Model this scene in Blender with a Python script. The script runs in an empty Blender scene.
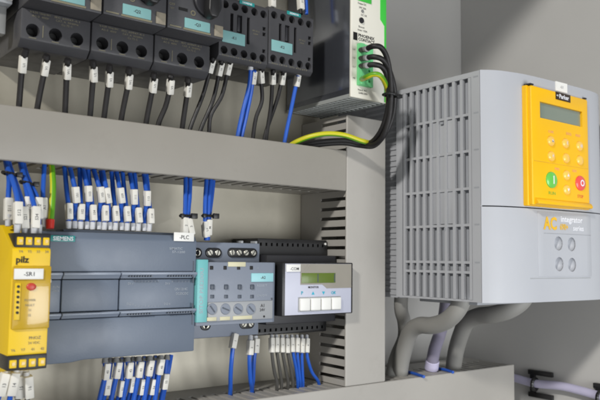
import bpy, bmesh, math, random
from mathutils import Vector, Matrix

random.seed(7)
scene = bpy.context.scene
COL = scene.collection

# ------------------------------------------------------------------ camera model
# (rows: cabinet x right, y into the cabinet, z up, in camera right/down/forward)
RX = Vector((0.793307, 0.059696, 0.605888))
RY = Vector((-0.60871, 0.058638, 0.791223))
RZ = Vector((0.011705, -0.996493, 0.082856))
FPX = 703.266
CAM = Vector((-0.1038, -0.6332, 0.1814))

def _ray(px, py):
    d = Vector((px - 300.0, py - 200.0, FPX))
    return Vector((RX.dot(d), RY.dot(d), RZ.dot(d)))
def at(px, py, y):
    d = _ray(px, py); return CAM + d * ((y - CAM.y) / d.y)
def ax(px, py, x):
    d = _ray(px, py); return CAM + d * ((x - CAM.x) / d.x)
def az(px, py, z):
    d = _ray(px, py); return CAM + d * ((z - CAM.z) / d.z)

# ------------------------------------------------------------------ materials
def srgb(r, g, b):
    f = lambda c: (c / 255 / 12.92) if c / 255 <= 0.04045 else ((c / 255 + 0.055) / 1.055) ** 2.4
    return (f(r), f(g), f(b), 1)

def mat(name, col, rough=0.5, metal=0.0, var=0.10, vscale=14.0, bump=0.06, bscale=900.0, coat=0.0, spec=0.5, dirt=0.0, alpha=1.0, rvar=0.12, trans=0.0):
    m = bpy.data.materials.new(name); m.use_nodes = True
    nt = m.node_tree; N = nt.nodes; L = nt.links
    p = N['Principled BSDF']
    p.inputs['Roughness'].default_value = rough
    p.inputs['Metallic'].default_value = metal
    p.inputs['Specular IOR Level'].default_value = spec
    p.inputs['Coat Weight'].default_value = coat
    p.inputs['Alpha'].default_value = alpha
    p.inputs['Transmission Weight'].default_value = trans
    tc = N.new('ShaderNodeTexCoord')
    n1 = N.new('ShaderNodeTexNoise'); n1.inputs['Scale'].default_value = vscale; n1.inputs['Detail'].default_value = 5
    L.new(tc.outputs['Object'], n1.inputs['Vector'])
    mr = N.new('ShaderNodeMapRange'); mr.inputs['From Min'].default_value = 0.3; mr.inputs['From Max'].default_value = 0.7
    mr.inputs['To Min'].default_value = 1 - var; mr.inputs['To Max'].default_value = 1 + var
    L.new(n1.outputs['Fac'], mr.inputs['Value'])
    hs = N.new('ShaderNodeHueSaturation'); hs.inputs['Color'].default_value = col
    L.new(mr.outputs['Result'], hs.inputs['Value'])
    last = hs.outputs['Color']
    if dirt > 0:
        n3 = N.new('ShaderNodeTexNoise'); n3.inputs['Scale'].default_value = vscale * 4; n3.inputs['Detail'].default_value = 8; n3.inputs['Roughness'].default_value = 0.7
        L.new(tc.outputs['Object'], n3.inputs['Vector'])
        cr = N.new('ShaderNodeValToRGB'); cr.color_ramp.elements[0].position = 0.55; cr.color_ramp.elements[1].position = 0.8
        L.new(n3.outputs['Fac'], cr.inputs['Fac'])
        ml = N.new('ShaderNodeMath'); ml.operation = 'MULTIPLY'; ml.inputs[1].default_value = dirt
        L.new(cr.outputs['Color'], ml.inputs[0])
        mx = N.new('ShaderNodeMixRGB'); mx.inputs['Color2'].default_value = (0.12, 0.105, 0.085, 1)
        L.new(ml.outputs[0], mx.inputs['Fac']); L.new(last, mx.inputs['Color1'])
        last = mx.outputs['Color']
    L.new(last, p.inputs['Base Color'])
    r2 = N.new('ShaderNodeMapRange'); r2.inputs['From Min'].default_value = 0.3; r2.inputs['From Max'].default_value = 0.7
    r2.inputs['To Min'].default_value = max(0.02, rough - rvar * rough); r2.inputs['To Max'].default_value = min(1, rough + rvar * rough)
    n4 = N.new('ShaderNodeTexNoise'); n4.inputs['Scale'].default_value = vscale * 3; n4.inputs['Detail'].default_value = 6
    L.new(tc.outputs['Object'], n4.inputs['Vector']); L.new(n4.outputs['Fac'], r2.inputs['Value'])
    L.new(r2.outputs['Result'], p.inputs['Roughness'])
    if bump > 0:
        n2 = N.new('ShaderNodeTexNoise'); n2.inputs['Scale'].default_value = bscale; n2.inputs['Detail'].default_value = 2
        L.new(tc.outputs['Object'], n2.inputs['Vector'])
        b = N.new('ShaderNodeBump'); b.inputs['Strength'].default_value = bump; b.inputs['Distance'].default_value = 0.0006
        L.new(n2.outputs['Fac'], b.inputs['Height']); L.new(b.outputs['Normal'], p.inputs['Normal'])
    return m

M = {}
M['wall'] = mat('painted_steel', srgb(182, 181, 178), 0.45, var=0.05, vscale=4, bump=0.10, bscale=420)
M['galv'] = mat('galvanised_plate', srgb(178, 173, 158), 0.44, metal=0.4, var=0.20, vscale=9, bump=0.05, bscale=300, dirt=0.18)
M['duct'] = mat('duct_grey', srgb(170, 167, 161), 0.45, var=0.07, vscale=9, bump=0.04, dirt=0.14)
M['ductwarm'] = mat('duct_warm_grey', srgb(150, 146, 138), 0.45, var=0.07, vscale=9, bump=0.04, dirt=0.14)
M['plc'] = mat('plc_grey', srgb(104, 115, 131), 0.42, var=0.06, bump=0.10)
M['plcdk'] = mat('plc_dark', srgb(70, 78, 90), 0.45, var=0.06)
M['plcrim'] = mat('plc_ridge', srgb(140, 150, 166), 0.32, var=0.05)
M['sitop'] = mat('module_grey', srgb(122, 130, 144), 0.45, var=0.06, bump=0.10)
M['sitoplt'] = mat('module_light_grey', srgb(158, 161, 164), 0.45, var=0.05)
M['teal'] = mat('teal', srgb(112, 184, 186), 0.4, var=0.05)
M['tealdk'] = mat('teal_dark', srgb(38, 140, 138), 0.4, var=0.05)
M['cyanlab'] = mat('pale_cyan_label', srgb(150, 205, 212), 0.45, var=0.04)
M['tealab'] = mat('shaded_teal_label', srgb(128, 176, 176), 0.55, var=0.06, dirt=0.15, vscale=60)  # label cyan with the shade of the top row mixed in, plus dirt specks
M['cyan'] = mat('cyan_print', srgb(40, 165, 190), 0.5)
M['black'] = mat('black_plastic', srgb(30, 30, 31), 0.40, var=0.15, bump=0.08)
M['hole'] = mat('deep_black', srgb(10, 10, 11), 0.6, var=0.1)
M['blackins'] = mat('black_insulation', srgb(24, 22, 23), 0.55, var=0.2, vscale=40)
M['greyins'] = mat('dark_grey_insulation', srgb(78, 77, 74), 0.42, var=0.15, vscale=40)
M['blue'] = mat('blue_insulation', srgb(34, 88, 186), 0.36, var=0.12, vscale=40, bump=0.03)
M['green'] = mat('green_insulation', srgb(90, 150, 30), 0.4)
M['yelgreen'] = mat('yellow_green_insulation', srgb(196, 208, 40), 0.4)
M['tag'] = mat('white_tag', srgb(222, 220, 212), 0.5, var=0.05, dirt=0.10, vscale=60)
M['ferr'] = mat('ferrule_white', srgb(200, 202, 206), 0.4, var=0.06)
M['greyferr'] = mat('ferrule_grey', srgb(130, 131, 130), 0.4, var=0.06)
M['redferr'] = mat('ferrule_red', srgb(200, 40, 24), 0.4)
M['ink'] = mat('dark_ink', srgb(60, 60, 62), 0.6, bump=0)
M['inkgrey'] = mat('grey_marker_ink', srgb(104, 104, 104), 0.6, bump=0)
M['inkblk'] = mat('black_ink', srgb(18, 17, 16), 0.6, bump=0)
M['inklt'] = mat('pale_ink', srgb(160, 168, 178), 0.6, bump=0)
M['inkdim'] = mat('dim_yellow_ink', srgb(126, 121, 100), 0.6, bump=0)
M['white'] = mat('white_plastic', srgb(232, 232, 228), 0.4, var=0.03)
M['mpcb'] = mat('breaker_dark_grey', srgb(66, 66, 69), 0.5, var=0.08, bump=0.12, dirt=0.10, vscale=25)
M['mpcbdk'] = mat('breaker_black', srgb(40, 40, 44), 0.5, var=0.1)
M['beige'] = mat('dusty_beige', srgb(146, 138, 122), 0.6, var=0.22, vscale=120)
M['pilz'] = mat('yellow_housing', srgb(232, 194, 20), 0.42, var=0.05, bump=0.06)
M['pilzdk'] = mat('ochre_cover', srgb(196, 160, 34), 0.22, var=0.06, coat=0.5)
M['redcap'] = mat('red_button', srgb(196, 66, 52), 0.4)
M['cream'] = mat('cream_label', srgb(204, 200, 168), 0.5)
M['screw'] = mat('screw_metal', srgb(170, 168, 158), 0.35, metal=0.8)
M['steel'] = mat('brushed_steel', srgb(190, 188, 180), 0.32, metal=0.7, var=0.08)
M['lcd'] = mat('lcd_green', srgb(92, 112, 40), 0.35, var=0.08, coat=0.1)
M['lcdgrey'] = mat('lcd_grey_green', srgb(122, 134, 122), 0.14, var=0.03, coat=0.5)
M['lilac'] = mat('lilac_white_panel', srgb(188, 191, 207), 0.38, var=0.03)
M['silver'] = mat('silver_panel', srgb(168, 163, 152), 0.30, metal=0.45, var=0.05)
M['drive'] = mat('drive_grey', srgb(175, 178, 184), 0.52, var=0.04, vscale=6, bump=0.10)
M['driveside'] = mat('drive_side_grey', srgb(176, 178, 182), 0.5, var=0.05, vscale=8, bump=0.08)
M['drivein'] = mat('drive_inner_grey', srgb(158, 161, 166), 0.5, var=0.08)
M['yellow'] = mat('keypad_yellow', srgb(243, 187, 18), 0.36, var=0.03, bump=0.05)
M['keyor'] = mat('keypad_button_orange', srgb(246, 196, 90), 0.3, var=0.04, coat=0.3)
M['keygreen'] = mat('keypad_button_green', srgb(104, 196, 84), 0.3, coat=0.3)
M['keyred'] = mat('keypad_button_red', srgb(226, 84, 78), 0.3, coat=0.3)
M['printor'] = mat('orange_print', srgb(236, 168, 120), 0.5, bump=0)
M['printgold'] = mat('gold_print', srgb(226, 180, 44), 0.5, bump=0)
M['printgreen'] = mat('green_print', srgb(120, 176, 60), 0.5, bump=0)
M['printred'] = mat('red_print', srgb(214, 96, 60), 0.5, bump=0)
M['printwhite'] = mat('white_print', srgb(226, 228, 234), 0.5, bump=0)
M['darkbox'] = mat('dark_logo', srgb(52, 40, 30), 0.4)
M['pswhite'] = mat('psu_white', srgb(226, 224, 212), 0.4, var=0.03)
M['psgreen'] = mat('psu_green', srgb(62, 188, 66), 0.4, var=0.05)
M['psterm'] = mat('psu_terminal_green', srgb(112, 206, 138), 0.4, var=0.05)
M['psside'] = mat('psu_side', srgb(128, 132, 142), 0.2, metal=0.85, var=0.1, vscale=8, bump=0.02)
M['psgrill'] = mat('psu_grille', srgb(170, 174, 172), 0.45, metal=0.2)
M['tube'] = mat('grey_conduit', srgb(140, 139, 135), 0.55, var=0.08)
M['signal'] = mat('violet_grey_cable', srgb(132, 128, 146), 0.5, var=0.08)
M['lilactube'] = mat('lilac_cable', srgb(190, 186, 212), 0.4, var=0.06)

# striped yellow-green earth wire: two colours running along the wire
def stripe_mat():
    m = bpy.data.materials.new('earth_wire_stripe'); m.use_nodes = True
    nt = m.node_tree; N = nt.nodes; L = nt.links; p = N['Principled BSDF']; p.inputs['Roughness'].default_value = 0.4
    at_ = N.new('ShaderNodeAttribute'); at_.attribute_name = 'stripe'
    cr = N.new('ShaderNodeValToRGB'); cr.color_ramp.interpolation = 'CONSTANT'
    cr.color_ramp.elements[0].color = srgb(200, 196, 36); cr.color_ramp.elements[1].position = 0.5; cr.color_ramp.elements[1].color = srgb(96, 160, 30)
    L.new(at_.outputs['Fac'], cr.inputs['Fac']); L.new(cr.outputs['Color'], p.inputs['Base Color'])
    return m
M['earth'] = stripe_mat()

def galv_spangle():
    m = M['galv']; nt = m.node_tree; N = nt.nodes; L = nt.links; p = N['Principled BSDF']
    tc = N.new('ShaderNodeTexCoord')
    v = N.new('ShaderNodeTexVoronoi'); v.inputs['Scale'].default_value = 60; v.inputs['Randomness'].default_value = 1
    L.new(tc.outputs['Object'], v.inputs['Vector'])
    mr = N.new('ShaderNodeMapRange'); mr.inputs['To Min'].default_value = 0.40; mr.inputs['To Max'].default_value = 0.48
    L.new(v.outputs['Color'], mr.inputs['Value']); L.new(mr.outputs['Result'], p.inputs['Roughness'])
galv_spangle()

# ------------------------------------------------------------------ mesh building
_textcache = {}
def text_geo(s, bold):
    k = (s, bold)
    if k not in _textcache:
        cu = bpy.data.curves.new('t', 'FONT'); cu.body = s; cu.size = 1; cu.resolution_u = 2
        cu.align_x = 'CENTER'; cu.offset = 0.03 * bold; cu.extrude = 0.012
        o = bpy.data.objects.new('t', cu); COL.objects.link(o)
        dg = bpy.context.evaluated_depsgraph_get()
        me = bpy.data.meshes.new_from_object(o.evaluated_get(dg))
        vs = [v.co.copy() for v in me.vertices]; fs = [tuple(p.vertices) for p in me.polygons]
        bpy.data.objects.remove(o); bpy.data.curves.remove(cu); bpy.data.meshes.remove(me)
        if vs:
            x0 = min(v.x for v in vs); x1 = max(v.x for v in vs); y0 = min(v.y for v in vs); y1 = max(v.y for v in vs)
        else: x0 = x1 = y0 = y1 = 0
        _textcache[k] = (vs, fs, x0, x1, y0, y1)
    return _textcache[k]

def smooth_path(pts, n=7):
    pts = [Vector(p) for p in pts]
    if len(pts) < 3: return pts
    P = [pts[0] * 2 - pts[1]] + pts + [pts[-1] * 2 - pts[-2]]
    out = []
    for i in range(1, len(P) - 2):
        a, b, c, d = P[i - 1], P[i], P[i + 1], P[i + 2]
        for k in range(n):
            t = k / n
            out.append(0.5 * ((2 * b) + (c - a) * t + (2 * a - 5 * b + 4 * c - d) * t * t + (3 * b - 3 * c + d - a) * t ** 3))
    out.append(pts[-1]); return out

class MB:
    def __init__(s):
        s.bm = bmesh.new(); s.stripe = None
    def _faces(s, vs, fs):
        v = [s.bm.verts.new(p) for p in vs]
        for f in fs:
            try: s.bm.faces.new([v[i] for i in f])
            except ValueError: pass
        return v
    def box(s, x0, x1, y0, y1, z0, z1, bev=0.0, seg=2):
        b = bmesh.new(); bmesh.ops.create_cube(b, size=1)
        for v in b.verts:
            v.co = Vector(((x0 + x1) / 2 + v.co.x * abs(x1 - x0), (y0 + y1) / 2 + v.co.y * abs(y1 - y0), (z0 + z1) / 2 + v.co.z * abs(z1 - z0)))
        if bev > 0:
            bmesh.ops.bevel(b, geom=list(b.edges), offset=bev, segments=seg, affect='EDGES', profile=0.5, clamp_overlap=True)
        s.merge(b); return s
    def merge(s, b):
        b.verts.index_update()
        vs = [s.bm.verts.new(v.co) for v in b.verts]
        for f in b.faces:
            try: s.bm.faces.new([vs[v.index] for v in f.verts])
            except ValueError: pass
        b.free()
    def prism(s, pts, axis, a, b_, bev=0.0, seg=2):
        b = bmesh.new(); n = len(pts)
        def mk(p, t):
            return {'x': (t, p[0], p[1]), 'y': (p[0], t, p[1]), 'z': (p[0], p[1], t)}[axis]
        v0 = [b.verts.new(mk(p, a)) for p in pts]; v1 = [b.verts.new(mk(p, b_)) for p in pts]
        b.faces.new(v0); b.faces.new(list(reversed(v1)))
        for i in range(n): b.faces.new([v0[i], v1[i], v1[(i + 1) % n], v0[(i + 1) % n]])
        bmesh.ops.recalc_face_normals(b, faces=list(b.faces))
        if bev > 0: bmesh.ops.bevel(b, geom=list(b.edges), offset=bev, segments=seg, affect='EDGES', profile=0.5, clamp_overlap=True)
        s.merge(b); return s
    def cyl(s, p0, p1, r, seg=20, r2=None, bev=0.0):
        p0 = Vector(p0); p1 = Vector(p1); d = (p1 - p0); q = d.normalized()
        up = Vector((0, 0, 1)) if abs(q.z) < 0.9 else Vector((1, 0, 0))
        u = q.cross(up).normalized(); w = q.cross(u); r2 = r if r2 is None else r2
        rings = []
        prof = [(0, r), (1, r2)] if bev <= 0 else [(0, r), (1 - bev / d.length, r2), (1, r2 - bev)]
        for t, rr in prof:
            rings.append([s.bm.verts.new(p0 + d * t + (u * math.cos(2 * math.pi * i / seg) + w * math.sin(2 * math.pi * i / seg)) * rr) for i in range(seg)])
        for A, B in zip(rings[:-1], rings[1:]):
            for i in range(seg): s.bm.faces.new([A[i], A[(i + 1) % seg], B[(i + 1) % seg], B[i]])
        s.bm.faces.new(list(reversed(rings[0]))); s.bm.faces.new(rings[-1]); return s
    def ellipse(s, c, u, v, n, h, seg=24, dome=0.0):
        c = Vector(c); u = Vector(u); v = Vector(v); n = Vector(n).normalized()
        prof = [(0.0, 1.0), (h * 0.6, 1.0), (h * 0.9, 0.9), (h, 0.72)] if dome == 0 else [(0.0, 1.0), (h * 0.45, 0.98), (h * 0.78, 0.82), (h * 0.95, 0.5), (h, 0.2)]
        rings = []
        for hh, k in prof:
            rings.append([s.bm.verts.new(c + n * hh + (u * math.cos(2 * math.pi * i / seg) + v * math.sin(2 * math.pi * i / seg)) * k) for i in range(seg)])
        for A, B in zip(rings[:-1], rings[1:]):
            for i in range(seg): s.bm.faces.new([A[i], A[(i + 1) % seg], B[(i + 1) % seg], B[i]])
        s.bm.faces.new(list(reversed(rings[0]))); s.bm.faces.new(rings[-1]); return s
    def tube(s, pts, r, seg=12, n=7, ridges=None, stripe=False):
        P = smooth_path(pts, n) if len(pts) > 2 else [Vector(p) for p in pts]
        if stripe and s.stripe is None: s.stripe = s.bm.verts.layers.float.new('stripe')
        t = (P[1] - P[0]).normalized(); up = Vector((0, 0, 1)) if abs(t.z) < 0.9 else Vector((1, 0, 0))
        u = t.cross(up).normalized(); rings = []
        for i, p in enumerate(P):
            t2 = ((P[i + 1] if i + 1 < len(P) else P[i]) - (P[i - 1] if i else P[i])).normalized()
            u = (u - t2 * u.dot(t2)).normalized(); w = t2.cross(u)
            rr = r * (1 + (0.10 if ridges and i % 2 else 0)) if ridges else r
            ring = []
            for k in range(seg):
                vv = s.bm.verts.new(p + (u * math.cos(2 * math.pi * k / seg) + w * math.sin(2 * math.pi * k / seg)) * rr)
                if stripe: vv[s.stripe] = 1.0 if ((k / seg) + 0.27) % 1.0 < 0.34 else 0.0
                ring.append(vv)
            rings.append(ring)
        for A, B in zip(rings[:-1], rings[1:]):
            for i in range(seg): s.bm.faces.new([A[i], A[(i + 1) % seg], B[(i + 1) % seg], B[i]])
        s.bm.faces.new(list(reversed(rings[0]))); s.bm.faces.new(rings[-1]); return s
    def text(s, body, c, size, u=(1, 0, 0), v=(0, 0, 1), bold=0.0, sx=1.0, width=None):
        vs, fs, x0, x1, y0, y1 = text_geo(body, bold)
        if not vs: return s
        u = Vector(u).normalized(); v = Vector(v).normalized(); n = u.cross(v)
        k = size / max(0.3, 0.72)
        kx = k * sx if width is None else width / max(1e-6, x1 - x0)
        cx, cy = (x0 + x1) / 2, (y0 + y1) / 2
        s._faces([Vector(c) + u * (p.x - cx) * kx + v * (p.y - cy) * k + n * p.z * k * 0.6 for p in vs], fs); return s
    def move(s, d):
        bmesh.ops.translate(s.bm, verts=list(s.bm.verts), vec=Vector(d)); return s
    def rot(s, c, axis, ang):
        bmesh.ops.rotate(s.bm, verts=list(s.bm.verts), cent=Vector(c), matrix=Matrix.Rotation(ang, 3, axis)); return s
    def build(s, name, m, parent=None, label=None, origin=None, sharp=32, loc=None):
        if origin is None: origin = ORG.get(parent.name, Vector((0, 0, 0))) if parent else Vector((0, 0, 0))
        origin = Vector(origin)
        bmesh.ops.recalc_face_normals(s.bm, faces=list(s.bm.faces))
        if origin.length: bmesh.ops.translate(s.bm, verts=list(s.bm.verts), vec=-origin)
        me = bpy.data.meshes.new(name); s.bm.to_mesh(me); s.bm.free()
        me.materials.append(M[m] if isinstance(m, str) else m)
        for p in me.polygons: p.use_smooth = True
        me.set_sharp_from_angle(angle=math.radians(sharp))
        o = bpy.data.objects.new(name, me); COL.objects.link(o)
        if parent: o.parent = parent
        else: o.location = origin
        ORG[o.name] = origin
        if label: o['label'] = label
        return o
ORG = {}

def tag(o, label, cat, group=None, kind=None):
    o['label'] = label
    if kind: o['kind'] = kind
    if cat: o['category'] = cat
    if group: o['group'] = group
    return o
def thing(name, loc, label, cat, group=None):
    o = bpy.data.objects.new(name, None); COL.objects.link(o)
    o.location = Vector(loc); o.empty_display_size = 0.02; ORG[o.name] = Vector(loc)
    return tag(o, label, cat, group)
def copy_tree(o, parent=None):
    c = o.copy(); COL.objects.link(c); c.parent = parent
    ORG[c.name] = ORG.get(o.name, Vector((0, 0, 0)))
    for ch in list(o.children): copy_tree(ch, c)
    return c

def cut(obj, mb):
    """bore real holes: boolean difference, result stored in the object's mesh"""
    me = bpy.data.meshes.new('cutter'); bmesh.ops.recalc_face_normals(mb.bm, faces=list(mb.bm.faces))
    org = ORG.get(obj.name, Vector((0, 0, 0)))
    bmesh.ops.translate(mb.bm, verts=list(mb.bm.verts), vec=-org)
    mb.bm.to_mesh(me); mb.bm.free()
    c = bpy.data.objects.new('cutter', me); COL.objects.link(c)
    c.parent = obj.parent if obj.parent else None
    if not obj.parent: c.location = obj.location
    md = obj.modifiers.new('b', 'BOOLEAN'); md.object = c; md.operation = 'DIFFERENCE'; md.solver = 'EXACT'; md.use_self = True
    bpy.context.view_layer.update()
    dg = bpy.context.evaluated_depsgraph_get()
    new = bpy.data.meshes.new_from_object(obj.evaluated_get(dg))
    obj.modifiers.clear(); old = obj.data; obj.data = new
    if not new.materials: new.materials.append(old.materials[0])
    for p in new.polygons: p.use_smooth = True
    new.set_sharp_from_angle(angle=math.radians(32))
    bpy.data.objects.remove(c); bpy.data.meshes.remove(me)

# ------------------------------------------------------------------ the setting
def struct(name, mb, m, label):
    o = mb.build(name, m); o['kind'] = 'structure'; o['label'] = label; o['category'] = 'cabinet'; return o
WX, WY = 0.70, 0.030
struct('cabinet_back_wall', MB().box(-0.9, WX + 0.002, WY, WY + 0.002, -0.6, 0.80), 'wall', 'grey painted steel back of the cabinet')
struct('cabinet_side_wall', MB().box(WX, WX + 0.002, -0.34, WY - 0.0005, -0.6, 0.80), 'wall', 'grey painted steel side of the cabinet')
struct('mounting_plate_wall', MB().box(-0.8, 0.437, 0.0, 0.003, -0.5, 0.72), 'galv', 'zinc coloured mounting plate behind the devices')
KEYP, ROOMP, WORLDS, LOWP = 45.0, 6.0, 0.15, 4.0
VARIANT = {}
def relabel(root, key, code, src):
    # give a copied device its own number on its label
    for lab in root.children:
        if lab.name.startswith('device_label'):
            for l in list(lab.children):
                b = MB(); b.text(code, VARIANT[key], 0.0027, bold=0.5)
                bmesh.ops.translate(b.bm, verts=list(b.bm.verts), vec=-ORG[src.name])
                me = bpy.data.meshes.new('lettering'); b.bm.to_mesh(me); b.bm.free(); me.materials.append(M['ink']); l.data = me
# ------------------------------------------------------------------ cable ducts
HZ0, HZ1, DY = 0.2537, 0.2940, -0.080     # upper duct
VX0, VX1 = 0.3822, 0.4375                 # upright duct
LZ1 = 0.0500                              # lower duct top

def slotted(mb, axis, a0, a1, p0, p1, pitch=0.0125, slot=0.0045, ys=-0.036, yf=-0.0788, off=0.0):
    """one wall of a duct: solid at the back, open-ended fingers with slots between them towards the lid"""
    def bx(l0, l1, y0, y1):
        if axis == 'x': mb.box(l0, l1, y0, y1, p0, p1)
        else: mb.box(p0, p1, y0, y1, l0, l1)
    bx(a0, a1, ys, -0.001)
    k = a0 + off
    prev = a0
    while k < a1:
        s1 = min(k + slot, a1)
        if k > prev: bx(prev, k, yf, ys)
        prev = s1; k += pitch
    if prev < a1: bx(prev, a1, yf, ys)

def lid(x0, x1, z0, z1):
    b = MB(); b.box(x0, x1, DY, DY + 0.0012 + 0.0016, z0, z1, 0.0014, 4); return b

t = thing('cable_duct', (0.1, 0, HZ0), 'grey horizontal cable duct running between the upper and the middle row of devices', 'cable duct', 'grey slotted cable ducts')
b = MB(); b.box(-0.5, VX0 - 0.0006, -0.0025, -0.0008, HZ0 + 0.002, HZ1 - 0.002)
slotted(b, 'x', -0.5, VX0 - 0.0006, HZ0, HZ0 + 0.0018); slotted(b, 'x', -0.5, VX0 - 0.0006, HZ1 - 0.0018, HZ1)
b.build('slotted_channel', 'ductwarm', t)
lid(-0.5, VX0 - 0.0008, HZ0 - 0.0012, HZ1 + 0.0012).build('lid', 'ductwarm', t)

t = thing('cable_duct', ((VX0 + VX1) / 2, 0, LZ1), 'upright grey cable duct standing between the small devices and the large drive', 'cable duct', 'grey slotted cable ducts')
b = MB(); VT = 0.3340
b.box(VX0 + 0.002, VX1 - 0.002, -0.0025, -0.0008, LZ1 + 0.001, VT)
slotted(b, 'z', LZ1 + 0.0008, VT, VX0, VX0 + 0.0018, pitch=0.01035, slot=0.0036, off=0.006); slotted(b, 'z', LZ1 + 0.0008, VT, VX1 - 0.0018, VX1, pitch=0.01035, slot=0.0036, off=0.006)
b.build('slotted_channel', 'duct', t)
lid(VX0 - 0.0008, VX1 + 0.0008, LZ1 + 0.0006, VT).build('lid', 'duct', t)

LX1 = 0.6655
t = thing('cable_duct', (0.2, 0, LZ1), 'grey cable duct along the bottom edge that the upright duct stands on', 'cable duct', 'grey slotted cable ducts')
b = MB(); b.box(-0.5, LX1, -0.0025, -0.0008, -0.06, LZ1 - 0.002)
slotted(b, 'x', -0.5, LX1, LZ1 - 0.0018, LZ1, pitch=0.0125, slot=0.0042, ys=-0.034)
b.box(LX1 - 0.0015, LX1 + 0.0002, DY + 0.004, -0.001, -0.06, LZ1 - 0.002)
b.build('slotted_channel', 'duct', t)
lid(-0.5, LX1 + 0.0004, -0.06, LZ1 + 0.0004).build('lid', 'duct', t)

# ------------------------------------------------------------------ motor breakers (top row)
BY, BF = -0.085, -0.108
bx0, bw = 0.0443, 0.0557
def make_breaker():
    x0, x1 = bx0 + 0.0005, bx0 + bw - 0.0005
    t = thing('motor_breaker', (x0, 0, 0.344), '', 'circuit breaker', 'dark motor breakers in the top row')
    b = MB(); b.prism([(0, 0.3445), (-0.078, 0.3415), (BY, 0.3475), (BY, 0.3712), (0, 0.3712)], 'x', x0, x1, 0.0009)
    blk = b.build('terminal_block', 'mpcb', t)
    o3 = at(164, 58, BY); hx = []
    c = MB()
    d3 = bx0 + 2 * bw
    for (px, py) in ((164, 58), (182, 61), (199, 64.5)):
        p = at(px, py, BY); p.x -= 2 * bw; hx.append(p.x)
        c.cyl((p.x, BY - 0.004, 0.3548), (p.x, BY + 0.012, 0.3548), 0.0052, 24)
    cut(blk, c)
    for x in hx:
        s = MB(); s.cyl((x, BY + 0.0115, 0.3548), (x, BY + 0.0085, 0.3548), 0.0040, 18, bev=0.0006); s.box(x - 0.003, x + 0.003, BY + 0.0078, BY + 0.0086, 0.3543, 0.3553)
        s.build('terminal_screw', 'hole', t)
    b = MB()
    for x in hx: b.box(x - 0.0028, x + 0.0028, BY - 0.0003, BY + 0.0002, 0.3485, 0.3490)
    b.box(hx[0] + 0.0074, hx[0] + 0.0079, BY - 0.0003, BY + 0.0002, 0.3505, 0.3600)
    b.build('molded_mark', 'inkdim', t)
    b = MB()
    for i, (s, xx, w) in enumerate((('Ie 6,3A  Uimp 6kV', -0.0135, 0.016), ('AC-3  400V', -0.0135, 0.013), ('IEC 60947-4-1', 0.0075, 0.020), ('CAT. A  50/60Hz', 0.0075, 0.018), ('Cu 75 C', 0.0075, 0.009))):
        row = [0, 1, 0, 1, 2][i]
        b.text(s, (x0 + bw / 2 + xx, BY - 0.0003, 0.3690 - row * 0.0026), 0.0016, width=w)
    b.build('lettering', 'inkdim', t)
    # protruding upper body
    b = MB(); b.box(x0, x1, BF, -0.02, 0.3716, 0.449, 0.0011)
    b.build('body', 'mpcb', t)
    # front details measured on the third breaker
    def q(px, py): 
        p = at(px, py, BF); p.x -= 2 * bw; return p
    a = q(184.5, 19.5); c = q(209.5, 33)
    lab = MB(); lab.box(a.x, c.x, BF - 0.0008, BF + 0.0005, 0.3748, 0.3835, 0.0002)
    lb = lab.build('device_label', 'tealab', t)
    MB().text('-Q1', ((a.x + c.x) / 2, BF - 0.0009, 0.3792), 0.0026, bold=0.5).build('lettering', 'ink', lb)
    VARIANT['-Q'] = ((a.x + c.x) / 2, BF - 0.0009, 0.3792)
    MB().box(x1 - 0.0095, x1 - 0.0008, BF - 0.0007, BF + 0.0005, 0.3735, 0.3835, 0.0003).build('dust_cover', 'beige', t)
    b = MB(); b.box(a.x - 0.001, c.x + 0.001, BF - 0.0006, BF + 0.0005, 0.3730, 0.3745); b.box(x0 + 0.002, a.x - 0.003, BF - 0.0005, BF + 0.0005, 0.3735, 0.3745)
    b.build('trim_strip', 'inkdim', t)
    s = q(183, 11.5); MB().box(s.x - 0.0042, s.x + 0.0042, BF - 0.0004, BF + 0.0005, 0.3890, 0.3915).build('test_slot', 'hole', t)
    s = q(193, 14); rg = MB()
    for k in range(20):
        a0 = k * math.pi / 10
        rg.box(s.x + math.cos(a0) * 0.0019 - 0.0004, s.x + math.cos(a0) * 0.0019 + 0.0004, BF - 0.0004, BF + 0.0004, 0.3890 + math.sin(a0) * 0.0019 - 0.0004, 0.3890 + math.sin(a0) * 0.0019 + 0.0004)
    rg.build('trip_mark', 'inkdim', t)
    b = MB(); b.text('OFF', (q(172, 4).x, BF - 0.0003, 0.3925), 0.0022); b.text('0,45', (q(172, 4).x, BF - 0.0003, 0.3965), 0.0018); b.text('TEST', (q(172, 4).x, BF - 0.0003, 0.3890), 0.0014)
    b.build('printed_scale', 'inkdim', t)
    # rotary knob with a proud grip
    kc = q(207, -2); kx = kc.x; kz = 0.4015
    b = MB(); b.cyl((kx, BF + 0.001, kz), (kx, BF - 0.004, kz), 0.0135, 32, bev=0.001)
    k = b.build('rotary_knob', 'mpcbdk', t)
    b = MB(); b.prism([(kx - 0.0055, kz - 0.011), (kx - 0.0035, kz - 0.0165), (kx + 0.003, kz - 0.0165), (kx + 0.0055, kz - 0.011), (kx + 0.0048, kz + 0.012), (kx - 0.0048, kz + 0.012)], 'y', BF - 0.0145, BF - 0.0035, 0.0016, 3)
    b.build('grip', 'black', k)
    return t
br = make_breaker()
blabels = ['dark grey motor breaker at the upper left end of the top row', 'dark grey motor breaker in the middle of the three breakers', 'dark grey motor breaker next to the two contactors']
for i in range(3):
    o = br if i == 0 else copy_tree(br)
    o.location.x += bw * i
    o.location.z += 0.0008 * i
    o['label'] = blabels[i]
    if i: relabel(o, '-Q', '-Q%d' % (i + 1), br)

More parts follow.
